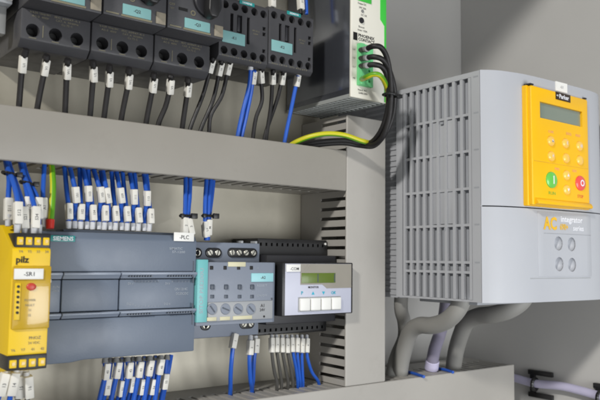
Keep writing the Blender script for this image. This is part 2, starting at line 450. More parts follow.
# piece of terminal hardware at the top left corner
p0 = at(4, 10, -0.08)
t = thing('busbar_terminal', (p0.x, 0, 0.375), 'grey busbar terminal left of the breakers at the upper left corner', 'terminal')
b = MB(); b.box(p0.x - 0.02, p0.x + 0.0065, -0.078, -0.001, 0.374, 0.43, 0.001); b.build('body', 'sitoplt', t)
MB().box(p0.x - 0.0005, p0.x + 0.0060, -0.0805, -0.0775, 0.3765, 0.405, 0.0004).build('marker_strip', 'tag', t)
b = MB()
for z in (0.379, 0.3895, 0.3990): b.box(p0.x - 0.006, p0.x + 0.0064, -0.0812, -0.0778, z, z + 0.0011)
b.build('separator', 'mpcbdk', t)
MB().tube([(p0.x - 0.0035, -0.0815, 0.384), (p0.x - 0.0035, -0.082, 0.395), (p0.x - 0.003, -0.08, 0.42)], 0.0017).build('blue_lead', 'blue', t)
MB().box(p0.x - 0.0015, p0.x + 0.0045, -0.070, -0.060, 0.352, 0.374, 0.0008).build('lower_post', 'greyferr', t)

# ------------------------------------------------------------------ contactors
CY = -0.085
cx0 = at(218, 62, CY).x; cw = at(268, 69, CY).x - cx0
def make_contactor():
    x0, x1 = cx0 + 0.0004, cx0 + cw - 0.0004
    t = thing('contactor', (x0, 0, 0.362), '', 'contactor', 'dark grey contactors')
    z0 = 0.3635; z1 = 0.4245
    b = MB(); b.box(x0 + 0.0005, x1 - 0.0005, -0.060, -0.001, z0 + 0.004, z1 - 0.002, 0.001); b.build('base', 'mpcbdk', t)
    b = MB(); b.prism([(-0.058, z0 + 0.003), (CY + 0.004, z0), (CY, z0 + 0.004), (CY, z1 - 0.002), (CY + 0.003, z1), (-0.058, z1)], 'x', x0, x1, 0.0008)
    f = b.build('front_housing', 'mpcb', t)
    # holes measured on the second contactor
    c = MB(); holes = []
    zb, zt = z0 + 0.0092, z1 - 0.0085
    for px, py in ((273.5, 52), (282.5, 54), (291.5, 56), (300, 58), (308.3, 60)): holes.append((at(px, py, CY).x - cw, zb))
    for px, py in ((274.3, 12), (283.3, 14.5), (292, 16.5), (300.8, 19), (309, 21)): holes.append((at(px, py, CY).x - cw, zt))
    for x, z in holes: c.cyl((x, CY - 0.004, z), (x, CY + 0.010, z), 0.0038, 20)
    sl = [(280.3, 0.0016), (287.3, 0.0028), (295.3, 0.0016)]
    sx = []
    for px, w in sl:
        x = at(px, 30, CY).x - cw; sx.append((x, w))
        c.box(x - w, x + w, CY - 0.004, CY + 0.007, z0 + 0.0285 - (0.009 if px > 294 else 0), z0 + 0.0455)
    for z in (z0 + 0.0145, z0 + 0.031, z0 + 0.0365):
        x = at(309.5, 40, CY).x - cw; c.box(x - 0.0018, x + 0.0018, CY - 0.004, CY + 0.004, z, z + 0.0036)
    cut(f, c)
    for x, z in holes:
        s = MB(); s.cyl((x, CY + 0.0095, z), (x, CY + 0.006, z), 0.0029, 14, bev=0.0005); s.build('terminal_screw', 'hole', t)
    x, w = sx[1]; MB().box(x - 0.0016, x + 0.0016, CY + 0.001, CY + 0.0065, z0 + 0.030, z0 + 0.044, 0.0004).build('switch_indicator', 'mpcbdk', t)
    a = at(271.3, 44, CY).x - cw; e = at(292, 44, CY).x - cw
    lb = MB().box(a, e, CY - 0.0009, CY + 0.0003, z0 + 0.0165, z0 + 0.0275, 0.0002).build('device_label', 'tealab', t)
    MB().text('-K1', ((a + e) / 2, CY - 0.001, z0 + 0.022), 0.0028, bold=0.4).build('lettering', 'ink', lb)
    VARIANT['-K'] = ((a + e) / 2, CY - 0.001, z0 + 0.022)
    b = MB(); b.text('NO 13 14', (x0 + 0.013, CY - 0.0002, z0 + 0.0042), 0.0015, width=0.018); b.text('2T1 4T2 6T3', (x0 + 0.036, CY - 0.0002, z0 + 0.0042), 0.0015, width=0.022)
    b.text('3RT AC-3', (at(302, 36, CY).x - cw, CY - 0.0002, z0 + 0.034), 0.0014); b.text('5,5kW', (at(302, 36, CY).x - cw, CY - 0.0002, z0 + 0.031), 0.0014)
    b.build('lettering', 'inkdim', t)
    a = at(287, 8, CY).x - cw; e = at(299, 10, CY).x - cw
    mk = MB().box(a, e + 0.002, CY - 0.0006, CY + 0.0003, z1 - 0.0042, z1 - 0.0006, 0.0002).build('maker_label', 'tealdk', t)
    MB().text('SIEMENS', ((a + e + 0.002) / 2, CY - 0.0007, z1 - 0.0024), 0.0018, bold=0.4, width=0.011).build('lettering', 'printwhite', mk)
    return t
ct = make_contactor()
for i in range(2):
    o = ct if i == 0 else copy_tree(ct)
    o.location.x += cw * i; o.location.z += 0.0022 * i
    if i: relabel(o, '-K', '-K2', ct)
    o['label'] = ['dark grey contactor beside the third motor breaker', 'dark grey contactor beside the white and green power supply'][i]

# ------------------------------------------------------------------ power supply
PY = -0.112
pl = at(351, 97, PY); pr_ = at(386, 103, PY)
px0, px1, pz0 = pl.x, pr_.x, (pl.z + pr_.z) / 2
pz1 = pz0 + 0.145
t = thing('power_supply', (px0, 0, pz0), 'white and green power supply with four wires plugged into its front', 'power supply')
b = MB(); b.box(px0 + 0.0006, px1 - 0.0006, PY + 0.0032, -0.002, pz0 + 0.0095, pz1, 0.0008); b.box(px0 + 0.0006, px0 + 0.0016, PY + 0.0032, -0.002, pz0 + 0.0036, pz0 + 0.0097); b.box(px1 - 0.0016, px1 - 0.0006, PY + 0.0032, -0.002, pz0 + 0.0036, pz0 + 0.0097); b.build('case', 'psside', t)
MB().box(px0 + 0.0018, px1 - 0.0018, PY + 0.0034, -0.0025, pz0 + 0.0075, pz0 + 0.0093).build('dark_backing', 'hole', t)  # added black sheet, gives the gaps between the grille bars their shade
# bottom grille: bars running across
b = MB(); b.box(px0, px0 + 0.0016, PY + 0.0032, -0.004, pz0 - 0.0004, pz0 + 0.0035); b.box(px1 - 0.0016, px1, PY + 0.0032, -0.004, pz0 - 0.0004, pz0 + 0.0035)
y = PY + 0.006
while y < -0.006:
    b.box(px0 + 0.0017, px1 - 0.0017, y, y + 0.0020, pz0, pz0 + 0.0012); y += 0.0068
for k in (1, 2, 3): b.box(px0 + (px1 - px0) * k / 4 - 0.0006, px0 + (px1 - px0) * k / 4 + 0.0006, PY + 0.012, -0.006, pz0 + 0.0006, pz0 + 0.0026)
b.build('bottom_grille', 'psgrill', t)
fr = MB().box(px0, px1, PY, PY + 0.0030, pz0, pz1, 0.0009, 3).build('front_panel', 'pswhite', t)
gx = at(384.2, 60, PY).x; gx2 = at(380.2, 10, PY).x
zc = at(383, 23, PY).z
b = MB(); b.prism([(gx, pz0 + 0.0008), (px1 - 0.0003, pz0 + 0.0008), (px1 - 0.0003, pz1), (gx2, pz1), (gx2, zc + 0.003), (gx, zc - 0.003)], 'y', PY - 0.0006, PY + 0.004, 0.0002)
b.build('green_stripe', 'psgreen', t)
a = at(357, 45, PY); c = at(370.3, 87, PY)
tz1, tz0 = at(357, 43.5, PY).z, at(358, 85.5, PY).z
tx0, tx1 = a.x, at(371, 60, PY).x
tw = tx0 + (tx1 - tx0) * 0.28
b = MB(); b.box(tx0, tx1, PY - 0.0035, PY + 0.001, tz0, tz1, 0.0004); b.box(tx0, tw, PY - 0.0060, PY - 0.0034, tz0 + 0.0004, tz1 - 0.0004, 0.0004)
term = b.build('plug_terminal', 'psterm', t)
wz = [at(362, y_, PY).z for y_ in (50.5, 58.5, 66.0, 78.5)]
cm = MB()
for z in wz: cm.box(tw + 0.001, tw + 0.0062, PY - 0.008, PY - 0.001, z - 0.0026, z + 0.0026)
for yy in (71, 81.5):
    s = at(369.3, yy, PY - 0.0035); cm.cyl((s.x, PY - 0.008, s.z), (s.x, PY - 0.0005, s.z), 0.0014, 14)
cut(term, cm)
b = MB()
def pst(body, px, py, size, w, bold=0.0):
    p = at(px, py, PY); b.text(body, (p.x, PY - 0.0002, p.z), size, width=w, bold=bold)
pst('Output DC', 362, 4.2, 0.0021, 0.012); pst('24V 20A', 362.5, 8, 0.0021, 0.010); pst('DC OK', 364, 15.5, 0.0021, 0.008)
pst('Boost', 361.5, 27, 0.0021, 0.008); pst('Imax >20A', 362.5, 30.6, 0.0021, 0.013)
b.build('lettering', 'ink', t); b = MB()
for i, yy in enumerate((49, 57.5, 66.5, 78)): pst(['L3', 'L2', 'L1', 'PE'][i], 354, yy, 0.0016, 0.0028)
b.build('terminal_lettering', 'ink', t); b = MB()
pst('Input AC', 362.5, 90.5, 0.0021, 0.0125); pst('3x400-500V', 363, 93.5, 0.0021, 0.0125)
b.build('lettering', 'ink', t)
b = MB(); a = at(353.2, 36, PY); c = at(374.8, 41.5, PY)
zt, zb = at(364, 34.5, PY).z, at(364, 42.2, PY).z
b.box(a.x, a.x + 0.0055, PY - 0.0003, PY + 0.0005, zb, zt)
b.text('PHOENIX', ((a.x + 0.0065 + c.x) / 2, PY - 0.0002, zb + (zt - zb) * 0.76), 0.0032, width=c.x - a.x - 0.0075, bold=0.8)
b.text('CONTACT', ((a.x + 0.0065 + c.x) / 2, PY - 0.0002, zb + (zt - zb) * 0.26), 0.0032, width=c.x - a.x - 0.0075, bold=0.8)
b.build('maker_logo', 'inkblk', t)
p = at(362.3, 10.8, PY); p = at(362.3, 11.2, PY); MB().cyl((p.x, PY - 0.0008, p.z), (p.x, PY + 0.001, p.z), 0.0017, 14).build('status_lamp', 'greyferr', t)
p = at(361.2, 20.5, PY); b = MB(); b.cyl((p.x, PY - 0.0012, p.z), (p.x, PY + 0.001, p.z), 0.0030, 16, bev=0.0004); b.box(p.x - 0.0006, p.x + 0.0006, PY - 0.002, PY - 0.0011, p.z - 0.0024, p.z + 0.0024); b.build('trim_screw', 'mpcbdk', t)
a = at(357, 2.5, PY); c = at(371, 2.5, PY); MB().box(a.x, c.x, PY - 0.0010, PY + 0.001, at(364, 2.0, PY).z, pz1 - 0.01, 0.0004).build('output_terminal', 'psgreen', t)

# ------------------------------------------------------------------ wires
def wire(label, cat, group, pts, r, m, tagp=None, ferr=None, code='12', tagsize=(0.0030, 0.0072), ties=None, stripe=False, ferrm='ferr', name='wire', codem='inkgrey', tag2=True):
    """one wire: its insulation is the object's own mesh, its white marker and its ferrule are parts"""
    o = MB().tube(pts, r, 10, stripe=stripe).build(name, m, origin=pts[0])
    tag(o, label, cat, group)
    if tagp:
        (c, d) = tagp; c = Vector(c)
        P = smooth_path(pts); i = min(range(1, len(P) - 1), key=lambda k: abs(P[k].z - c.z))
        c = P[i].lerp(P[i + 1] if (P[i].z - c.z) * (P[i].z - P[i + 1].z) > 0 else P[i - 1], 0.3) ; d = P[i - 1] - P[i + 1]
        if d.z < 0: d = -d
        d.x += random.uniform(-0.04, 0.04) * d.length; d.normalize(); c.z += random.uniform(-0.0005, 0.0005)
        hw, hh = tagsize
        b = MB(); b.box(c.x - hw, c.x + hw, c.y - r * 1.6, c.y + r * 1.5, c.z - hh, c.z + hh, 0.0006, 2)
        ang = math.atan2(d.x, d.z)
        tilt = math.atan2(-d.y, d.z) * 0.8
        b.rot(c, 'X', tilt); b.rot(c, 'Y', ang)
        tg = b.build('marker', 'tag', o)
        b = MB(); b.text(code, (c.x, c.y - r * 1.63, c.z), hw * 0.82, u=(0, 0, 1), v=(-1, 0, 0), bold=0.5); b.rot(c, 'X', tilt); b.rot(c, 'Y', ang)
        b.build('printed_code', codem, tg)
    if ferr:
        MB().cyl(ferr[0], ferr[1], r * 1.1, 12, r * 1.32, bev=0.0003).build('ferrule', ferrm, o)
    return o

def pxwire(label, px, y0, y1, r, m, tagpx=None, ferrpx=None, ext=0.02, up=False, **k):
    """wire through the pictured points, depth going from y0 to y1"""
    n = len(px); pts = []
    for i, p in enumerate(px):
        pts.append(at(p[0], p[1], p[2] if len(p) > 2 else y0 + (y1 - y0) * i / (n - 1)))
    e = pts[-1] + Vector((0, 0, ext if up else -ext)); pts.append(e)
    tp = None
    def yat(yy):
        for a, b_ in zip(px[:-1], px[1:]):
            if min(a[1], b_[1]) <= yy <= max(a[1], b_[1]):
                i = px.index(a); f = (yy - a[1]) / (b_[1] - a[1] or 1)
                ya = a[2] if len(a) > 2 else y0 + (y1 - y0) * i / (n - 1); yb = b_[2] if len(b_) > 2 else y0 + (y1 - y0) * (i + 1) / (n - 1)
                return ya + (yb - ya) * f
        return y0
    if tagpx:
        c = at(tagpx[0], tagpx[1], yat(tagpx[1])); d = at(tagpx[0] + tagpx[2], tagpx[1] - 10, yat(tagpx[1])) - c
        tp = (c, d)
    fe = None
    if ferrpx:
        fe = (at(ferrpx[0], ferrpx[1], yat(ferrpx[1])), at(ferrpx[2], ferrpx[3], yat(ferrpx[3])))
    return wire(label, k.pop('cat', 'wire'), k.pop('group', None), pts, r, m, tp, fe, **k)

# black wires under the breakers
G = 'black wires hanging under the top row'
bl = [((26, 50), (22.5, 65), (19, 106)), ((47, 56), (45, 68), (37, 110)), ((68, 60), (66.8, 72), (65, 113)),
      ((93, 62), (93.3, 75), (90, 117)), ((109.5, 66), (109, 80), (104, 118)), ((129, 69), (128.5, 82), (121, 121)),
      ((154, 74), (153, 86.5), (146, 124)), ((171, 76), (170, 87), (166, 105), (158, 126)), ((188, 79), (187.5, 91), (182, 130))]
names = ['leftmost', 'middle', 'rightmost']
bn = ['the upper left breaker', 'the middle breaker', 'the breaker next to the contactors']
codes = ['U1', 'V1', 'W1', 'U2', 'V2', 'W2', 'U3', 'V3', 'W3']
for i, w in enumerate(bl):
    px = [p for p in w]
    tg = px[1]
    d = (px[0][0] - px[2 if len(px) == 3 else 2][0]) / max(1, (px[2][1] - px[0][1])) * 10
    pxwire('black wire with white marker, %s of three under %s' % (names[i % 3], bn[i // 3]), px, -0.080, -0.060, 0.00235, 'blackins', (tg[0], tg[1], d * 0.5),
           (px[0][0], px[0][1] - 1, px[0][0] * 0.5 + tg[0] * 0.5, tg[1] - 9.5), ferrm='blackins', group=G, code=codes[i], tagsize=(0.0025, 0.0066))
cl = [(((213, 60), (210.7, 67), (203, 95), (189.5, 131)), 'black wire with white marker, leftmost of three under the first contactor', 1.6),
      (((222, 62), (219.8, 69.5), (213, 100), (200, 132)), 'black wire with white marker, middle of three under the first contactor', 1.2),
      (((230, 62), (228, 69), (222, 95), (211, 115), (209, 133)), 'black wire with white marker, rightmost of three under the first contactor', 1.4),
      (((262, 70), (260.8, 77), (262, 100), (256, 118), (253, 138)), 'black wire with slanted white marker left of the joint between the contactors', 1.4),
      (((273, 72), (272.3, 79), (271, 105), (266, 140)), 'black wire with white marker just right of the joint between the contactors', 0.3),
      (((283, 72), (282, 79), (277, 100), (265, 136)), 'black wire with white marker under the middle of the second contactor', 0.4)]
for i, (px, lab, d) in enumerate(cl):
    pxwire(lab, list(px), -0.077, -0.060, 0.0020, 'blackins', (px[1][0], px[1][1], d), (px[0][0], px[0][1] - 2, px[1][0] + 1, px[1][1] - 6), ferrm='blackins', group=G, code=['13', '14', '15', '21', '22', '23'][i], tagsize=(0.0024, 0.0064))
Gb = 'blue wires hanging under the contactors'
pxwire('blue wire without marker hanging under the joint of the contactors', [(251, 64), (250, 80), (247.5, 93), (242, 115), (237.5, 138)], -0.079, -0.062, 0.0021, 'blue', None, (251, 62, 250.3, 70), group=Gb)
pxwire('blue wire with white marker under the joint of the contactors', [(254.5, 70), (253, 78), (250.5, 95), (246, 117), (241.5, 138)], -0.0785, -0.061, 0.0021, 'blue', (253, 78, 0.4), None, group=Gb, code='A1', tagsize=(0.0024, 0.0064))
pxwire('blue wire with white marker under the right end of the second contactor', [(298.5, 73), (297, 80.5), (291, 110), (284.5, 143)], -0.078, -0.060, 0.0020, 'blue', (297, 80.5, 1.2), (299, 72, 298, 75), group=Gb, code='A2', tagsize=(0.0024, 0.0064))
# tags peeping out above the second contactor
for i, (x, y, lab) in enumerate(((300.5, 2, 'white marked wire above the second contactor'), (272, 0, 'white marked wire above the joint of the contactors'))):
    pxwire(lab, [(x + 0.5, 14), (x, y), (x - 1, -14)], -0.066, -0.06, 0.002, 'blackins', (x, y, 0), None, group='wires above the contactors', code='31', up=True, tagsize=(0.0030, 0.0080))
pxwire('blue wire rising behind the right edge of the second contactor', [(306.5, 14), (306, 0), (305, -14)], -0.064, -0.06, 0.0019, 'blue', None, None, group='wires above the contactors', up=True)

# three black supply leads and the earth wire of the power supply
loop = [([(360.5, 50), (366, 49, -0.135), (373, 46.2, -0.148), (381, 47.5, -0.152), (387, 58, -0.150), (390.5, 78, -0.146), (391, 98, -0.142), (389, 118, -0.137), (383, 136, -0.128), (374, 144.5, -0.115), (362, 144, -0.098), (345, 140.5, -0.090), (318, 142, -0.075), (300, 146, -0.062)]),
        ([(360.5, 58.3), (366, 57.8, -0.134), (374, 56.8, -0.145), (383, 60, -0.149), (390, 72, -0.146), (394.3, 90, -0.141), (394, 108, -0.136), (390, 124, -0.130), (382, 138, -0.122), (373, 146, -0.110), (360, 145.5, -0.094), (342, 143, -0.086), (316, 145, -0.072), (298, 149, -0.060)]),
        ([(360.5, 66), (366, 65.5, -0.133), (374, 64.6, -0.142), (382, 67, -0.145), (387, 76, -0.143), (389, 92, -0.140), (387.5, 110, -0.134), (383, 126, -0.127), (376, 138, -0.117), (368, 143.5, -0.104), (355, 142.5, -0.092), (338, 141.5, -0.084), (312, 144, -0.070), (295, 148, -0.058)])]
lb = ['uppermost black lead curving from the power supply terminal', 'middle black lead curving from the power supply terminal', 'lowest black lead curving from the power supply terminal']
for i, px in enumerate(loop):
    pts = [at(p[0], p[1], p[2] if len(p) > 2 else PY - 0.002) for p in px]
    o = MB().tube(pts, 0.0027, 12).build('supply_lead', 'blackins', origin=pts[0]); tag(o, lb[i], 'cable', 'black supply leads of the power supply')
    MB().cyl(pts[0], pts[0].lerp(pts[1], 1.25), 0.0024, 12, 0.0031, bev=0.0003).build('ferrule', 'greyferr', o)
ept = [(361, 79.5), (366, 77.2, -0.134), (373, 74.3, -0.143), (380, 75.5, -0.147), (385.5, 84, -0.141), (388, 96, -0.134), (387, 116, -0.126), (381, 133, -0.116), (372, 142, -0.106), (362, 141, -0.104), (345, 135.3, -0.100), (328, 133.6, -0.092), (312, 136, -0.082), (298, 141, -0.070), (286, 148, -0.058)]
pts = [at(p[0], p[1], p[2] if len(p) > 2 else PY - 0.002) for p in ept]
o = MB().tube(pts, 0.0026, 15, stripe=True).build('earth_wire', 'earth', origin=pts[0]); tag(o, 'yellow and green earth wire curving from the power supply into the duct', 'wire')
tp = at(390.5, 95, -0.1415)
b = MB()
ring = [(tp.x + math.cos(k * math.pi / 10) * 0.0085, tp.y + math.sin(k * math.pi / 10) * 0.0062, tp.z + 0.0004 * math.cos(k)) for k in range(20)]
for k in range(20): b.cyl(ring[k], ring[(k + 1) % 20], 0.0013, 6)
b.box(tp.x + 0.006, tp.x + 0.0135, tp.y - 0.0035, tp.y + 0.0015, tp.z - 0.0018, tp.z + 0.002, 0.0004)
tag(b.build('cable_tie', 'black', origin=tp), 'black cable tie around the leads right of the power supply', 'cable tie')
# ------------------------------------------------------------------ controller (PLC)
FY = -0.085
PXL, PXR, PZ0, PZ1 = 0.0660, 0.2018, 0.1000, 0.2009
def zz(px, py, y): return at(px, py, y).z
r1 = (zz(150, 271.5, FY), zz(150, 279.0, FY)); r2 = (zz(150, 309.5, FY), zz(150, 316.0, FY))
t = thing('controller', (PXL, 0, PZ0), 'wide blue grey controller with a row of tagged blue wires above it', 'controller')
b = MB(); b.box(PXL + 0.002, PXR - 0.002, -0.062, -0.002, PZ0 + 0.006, PZ1 - 0.004, 0.001); b.build('base', 'plcdk', t)
# terminal strips seen as a dark row above and below
for zt0, zt1 in ((PZ1 - 0.0042, PZ1 + 0.0016), (PZ0 - 0.0016, PZ0 + 0.0062)):
    b = MB(); x = at(64, 232, -0.07).x if zt0 > 0.15 else at(104, 358, -0.07).x
    b.box(x - 0.002, PXR - 0.012, -0.074, -0.055, zt0, zt1, 0.0005); b.build('terminal_strip', 'plcdk', t)
b = MB(); b.prism([(-0.060, r1[0]), (FY, r1[0]), (FY, PZ1 - 0.0055), (FY + 0.0035, PZ1 - 0.0006), (-0.060, PZ1)], 'x', PXL, PXR, 0.0009)
b.build('upper_cover', 'plc', t)
xn = at(72, 361, FY).x
b = MB(); b.prism([(PXL, PZ0 - 0.0015), (at(70, 361, FY).x, PZ0 - 0.0015), (at(84, 358.5, FY).x, PZ0), (PXR, PZ0), (PXR, r2[1]), (PXL, r2[1])], 'y', FY, -0.060, 0.0009)
b.build('lower_cover', 'plc', t)
xd = at(62, 295, FY).x; xm = at(120, 295, FY).x
g = 0.0005
for xa, xb in ((PXL, xd - g), (xd + g, xm - g), (xm + g, PXR)):
    MB().box(xa, xb, FY + 0.0022, -0.058, r2[0] + 0.0002, r1[1] - 0.0002, 0.0007).build('front_door', 'plc', t)
for (zt, zb) in (r1, r2):
    b = MB(); h = (zt - zb)
    for xa, xb in ((PXL, xd - g), (xd + g, xm - g), (xm + g, PXR + 0.0006)):
        b.prism([(-0.060, zb + 0.0004), (FY + 0.0015, zb + 0.0004), (FY - 0.0002, zb + h * 0.40), (FY - 0.0018, zb + h * 0.58), (FY - 0.0020, zb + h * 0.82), (FY - 0.0006, zt - 0.0003), (-0.060, zt - 0.0003)], 'x', xa, xb, 0.0004)
    rd = b.build('ridge', 'plcrim', t)
    b = MB()
    for lo, hi, n in ((128, 152, 9), (167, 193, 10)):
        for k in range(n):
            x = at(lo + (hi - lo) * (k + 0.5) / n, 274, FY).x
            b.box(x - 0.0007, x + 0.0007, FY - 0.0024, FY + 0.0002, zb + h * 0.28, zb + h * 0.50)
    b.build('light_slots', 'plcdk', rd)
b = MB()
for k, (z0_, z1_) in enumerate(((r1[1] - 0.004, r1[0] + 0.009), (r2[1] - 0.009, r2[0] + 0.004))): b.box(PXR - 0.0030, PXR - 0.0022, FY - 0.0004, FY + 0.0006, z0_, z1_)
b.build('door_gap', 'plcdk', t)
def ptext(b, body, px, py, y, size, width=None, bold=0.0):
    p = at(px, py, y); b.text(body, (p.x, y - 0.0002, p.z), size, width=width, bold=bold)
b = MB()
ptext(b, 'SIMATIC', 176, 248.5, FY, 0.0020, 0.0125, 0.3); ptext(b, 'S7-1200', 178.5, 252, FY, 0.0020, 0.0125, 0.3)
yd = FY + 0.0022
b.build('maker_lettering', 'inklt', t); b = MB()
ptext(b, 'CPU 1214C', 181, 289, yd, 0.0021, 0.0125, 0.3); ptext(b, 'DC/DC/DC', 182, 293.5, yd, 0.0021, 0.0118, 0.2)
b.build('type_lettering', 'inklt', t); b = MB()
for px in (131, 168): ptext(b, 'DI a' if px < 150 else 'DI b', px - 0.5, 283.5, yd, 0.0019)
for px in (130, 167): ptext(b, 'DQ a' if px < 150 else 'DQ b', px, 304, yd, 0.0019)
for k in range(8):
    ptext(b, '.%d' % k, 135 + k * 3.3, 281.5, yd, 0.0015); ptext(b, '.%d' % k, 135 + k * 3.3, 306, yd, 0.0015)
    if k < 6: ptext(b, '.%d' % k, 172 + k * 3.3, 281.5, yd, 0.0015)
b.build('channel_lettering', 'inklt', t); b = MB()
ptext(b, 'RUN', 56, 287, yd, 0.0018); ptext(b, 'ERROR', 56, 291, yd, 0.0015, 0.005); 
b.build('lettering', 'inklt', t)
a = at(49, 239, FY); c = at(75, 239, FY); z0, z1 = zz(70, 241.8, FY), zz(70, 235.7, FY)
mk = MB().box(a.x, c.x, FY - 0.0006, FY + 0.0004, z0, z1, 0.0002).build('maker_label', 'tealdk', t)
x = at(63, 239, FY).x; MB().text('SIEMENS', (x, FY - 0.0007, (z0 + z1) / 2), 0.0032, width=0.0158, bold=0.6).build('lettering', 'printwhite', mk)
# white device sticker on the upper right corner
a = at(174, 236, FY - 0.001); c = at(194, 237, FY - 0.001); z0, z1 = zz(184, 241.3, FY), zz(184, 232.6, FY)
b = MB(); b.box(a.x, c.x, FY - 0.0012, FY - 0.0004, z0, z1, 0.0002)
st = b.build('device_sticker', 'white', t)
MB().text('-PLC', ((a.x + c.x) / 2, FY - 0.0014, (z0 + z1) / 2 - 0.0003), 0.0034, width=0.009, bold=0.2).build('lettering', 'ink', st)

# ------------------------------------------------------------------ selectivity module (four channels)
SX0, SX1 = 0.2026, 0.2890
SB = -0.056
t = thing('protection_module', (SX0, 0, 0.11), 'grey four channel module with a turquoise strip down its left edge', 'electronic module')
zt, zb = zz(225, 242.5, SB), zz(225, 337.5, SB - 0.004)
b = MB(); b.box(SX0, SX1, SB, -0.002, zb, zt, 0.0012); body = b.build('rear_body', 'sitop', t)
b = MB()
for px in (243.0, 257.0): p = at(px, 241.5, SB); b.box(p.x - 0.0012, p.x + 0.0012, SB + 0.001, SB + 0.010, zt - 0.0005, zt + 0.0022, 0.0004)
b.build('latch', 'sitoplt', t)
def connector(pxs, py, y, m='black'):
    ps = [at(px, py, y) for px in pxs]; zc_ = sum(p.z for p in ps) / len(ps); r = 0.0046
    b = MB(); xa, xb = ps[0].x, ps[-1].x; pts = []
    for k in range(13): a_ = math.pi / 2 + math.pi * k / 12; pts.append((xa + math.cos(a_) * r, zc_ + math.sin(a_) * r))
    for k in range(13): a_ = -math.pi / 2 + math.pi * k / 12; pts.append((xb + math.cos(a_) * r, zc_ + math.sin(a_) * r))
    b.prism(pts, 'y', y - 0.0012, y + 0.001, 0.0004); k_ = b.build('screw_socket', m, t)
    for p in ps:
        s = MB(); s.cyl((p.x, y - 0.0010, zc_), (p.x, y - 0.0019, zc_), 0.0029, 16, bev=0.0004); sc = s.build('terminal_screw', 'screw', k_)
        a_ = random.uniform(0, 3.1); s = MB(); s.box(p.x - 0.0026, p.x + 0.0026, y - 0.0021, y - 0.0017, zc_ - 0.0004, zc_ + 0.0004); s.rot((p.x, y, zc_), 'Y', a_)
        s2 = s.build('terminal_screw', 'hole', k_)
connector((209.5, 217), 252.8, SB); connector((231.5, 238.5, 245.5, 252.8), 252.8, SB); connector((196.2, 197.2), 252.8, SB)
connector((204.5, 206), 325.5, SB); connector((243.5, 250), 324.0, SB)
SF = -0.086
z1, z0 = zz(240, 262.3, SF), zz(240, 324.0, SF)
fh = MB().prism([(SX0, -0.058), (SX0, SF), (SX1 - 0.0048, SF), (SX1 - 0.0020, SF + 0.0012), (SX1, SF + 0.005), (SX1, -0.058)], 'z', z0, z1, 0.0006).build('front_housing', 'sitop', t)
xs = at(207.2, 290, SF).x
sz1, sz0 = zz(200, 259.5, SF), zz(200, 322.5, SF)
sp = MB().box(SX0 - 0.0003, xs, SF - 0.0010, -0.062, sz0, sz1, 0.0006).build('side_strip', 'teal', t)
MB().text('SITOP PSE200U', ((SX0 + xs) / 2 - 0.0012, SF - 0.0011, (sz0 + sz1) / 2), 0.0036, u=(0, 0, 1), v=(-1, 0, 0), width=(sz1 - sz0) * 0.72, bold=0.2).build('lettering', 'inklt', sp)
a, c = at(228, 262.5, SF), at(245.5, 262.5, SF); MB().box(a.x, c.x, SF - 0.0005, SF + 0.0005, z1 - 0.0040, z1 + 0.0002, 0.0002).build('cream_label', 'cream', t)
for px in (211.5, 225, 238.5, 251.3):
    p = at(px, 267.8, SF); MB().box(p.x - 0.0017, p.x + 0.0017, SF - 0.0004, SF + 0.001, p.z - 0.0017, p.z + 0.0017, 0.0003).build('indicator', 'hole', t)
for px in (212.2, 226, 239.5, 252):
    p = at(px, 287, SF); b = MB().box(p.x - 0.0020, p.x + 0.0020, SF - 0.0012, SF + 0.001, p.z - 0.0022, p.z + 0.0022, 0.0005).build('push_button', 'plcdk', t)
    p = at(px, 296.6, SF); MB().box(p.x - 0.0020, p.x + 0.0020, SF - 0.0004, SF + 0.001, p.z - 0.0016, p.z + 0.0016, 0.0003).build('channel_mark', 'plcdk', t)
b = MB()
for i, px in enumerate((212.2, 226, 239.5, 252)): ptext(b, '%d' % (i + 1), px, 291.8, SF, 0.0017)
ptext(b, 'RESET', 262, 285.5, SF, 0.0021, 0.0115); ptext(b, 'ON/OFF', 262, 295.5, SF, 0.0021, 0.0115); ptext(b, 'ok', 257.5, 268, SF, 0.0018)
b.build('lettering', 'inklt', t)
a, c = at(251.0, 277, SF), at(275.5, 277, SF); zA, zB = zz(263, 281.8, SF), zz(263, 273.2, SF)
lb_ = MB().box(a.x, min(c.x, SX1 - 0.0052), SF - 0.0010, SF + 0.0003, zA, zB, 0.0002).build('device_label', 'cyanlab', t)
MB().text('-A2', ((a.x + c.x) / 2 - 0.001, SF - 0.0011, (zA + zB) / 2), 0.0027, bold=0.3).build('lettering', 'ink', lb_)
zA, zB = zz(235, 320.5, SF), zz(235, 301.5, SF)
a, c = at(207.5, 310, SF), at(272, 310, SF)
MB().box(a.x, c.x, SF - 0.0014, SF + 0.0005, zA, zB, 0.0008).build('setting_panel', 'sitoplt', t)
for px in (212.0, 225.3, 238.0, 250.8):
    p = at(px, 309, SF - 0.0014); b = MB(); b.cyl((p.x, SF - 0.0012, p.z), (p.x, SF - 0.0022, p.z), 0.0050, 24, bev=0.0004); d_ = b.build('dial', 'sitop', t)
    b = MB(); b.box(p.x - 0.0036, p.x + 0.0036, SF - 0.0027, SF - 0.0020, p.z - 0.0006, p.z + 0.0006); b.rot((p.x, SF, p.z), 'Y', random.uniform(0.3, 0.9)); b.build('pointer', 'plcdk', d_)
for lo, hi in ((206.2, 215.5), (219, 229.0), (232, 251.0)):
    a, c = at(lo, 317.5, SF), at(hi, 317.5, SF); MB().box(a.x, c.x, SF - 0.0019, SF - 0.0010, zA + 0.0008, zA + 0.0040, 0.0002).build('cream_label', 'cream', t)
b = MB(); p = at(262.3, 307.5, SF - 0.0014)
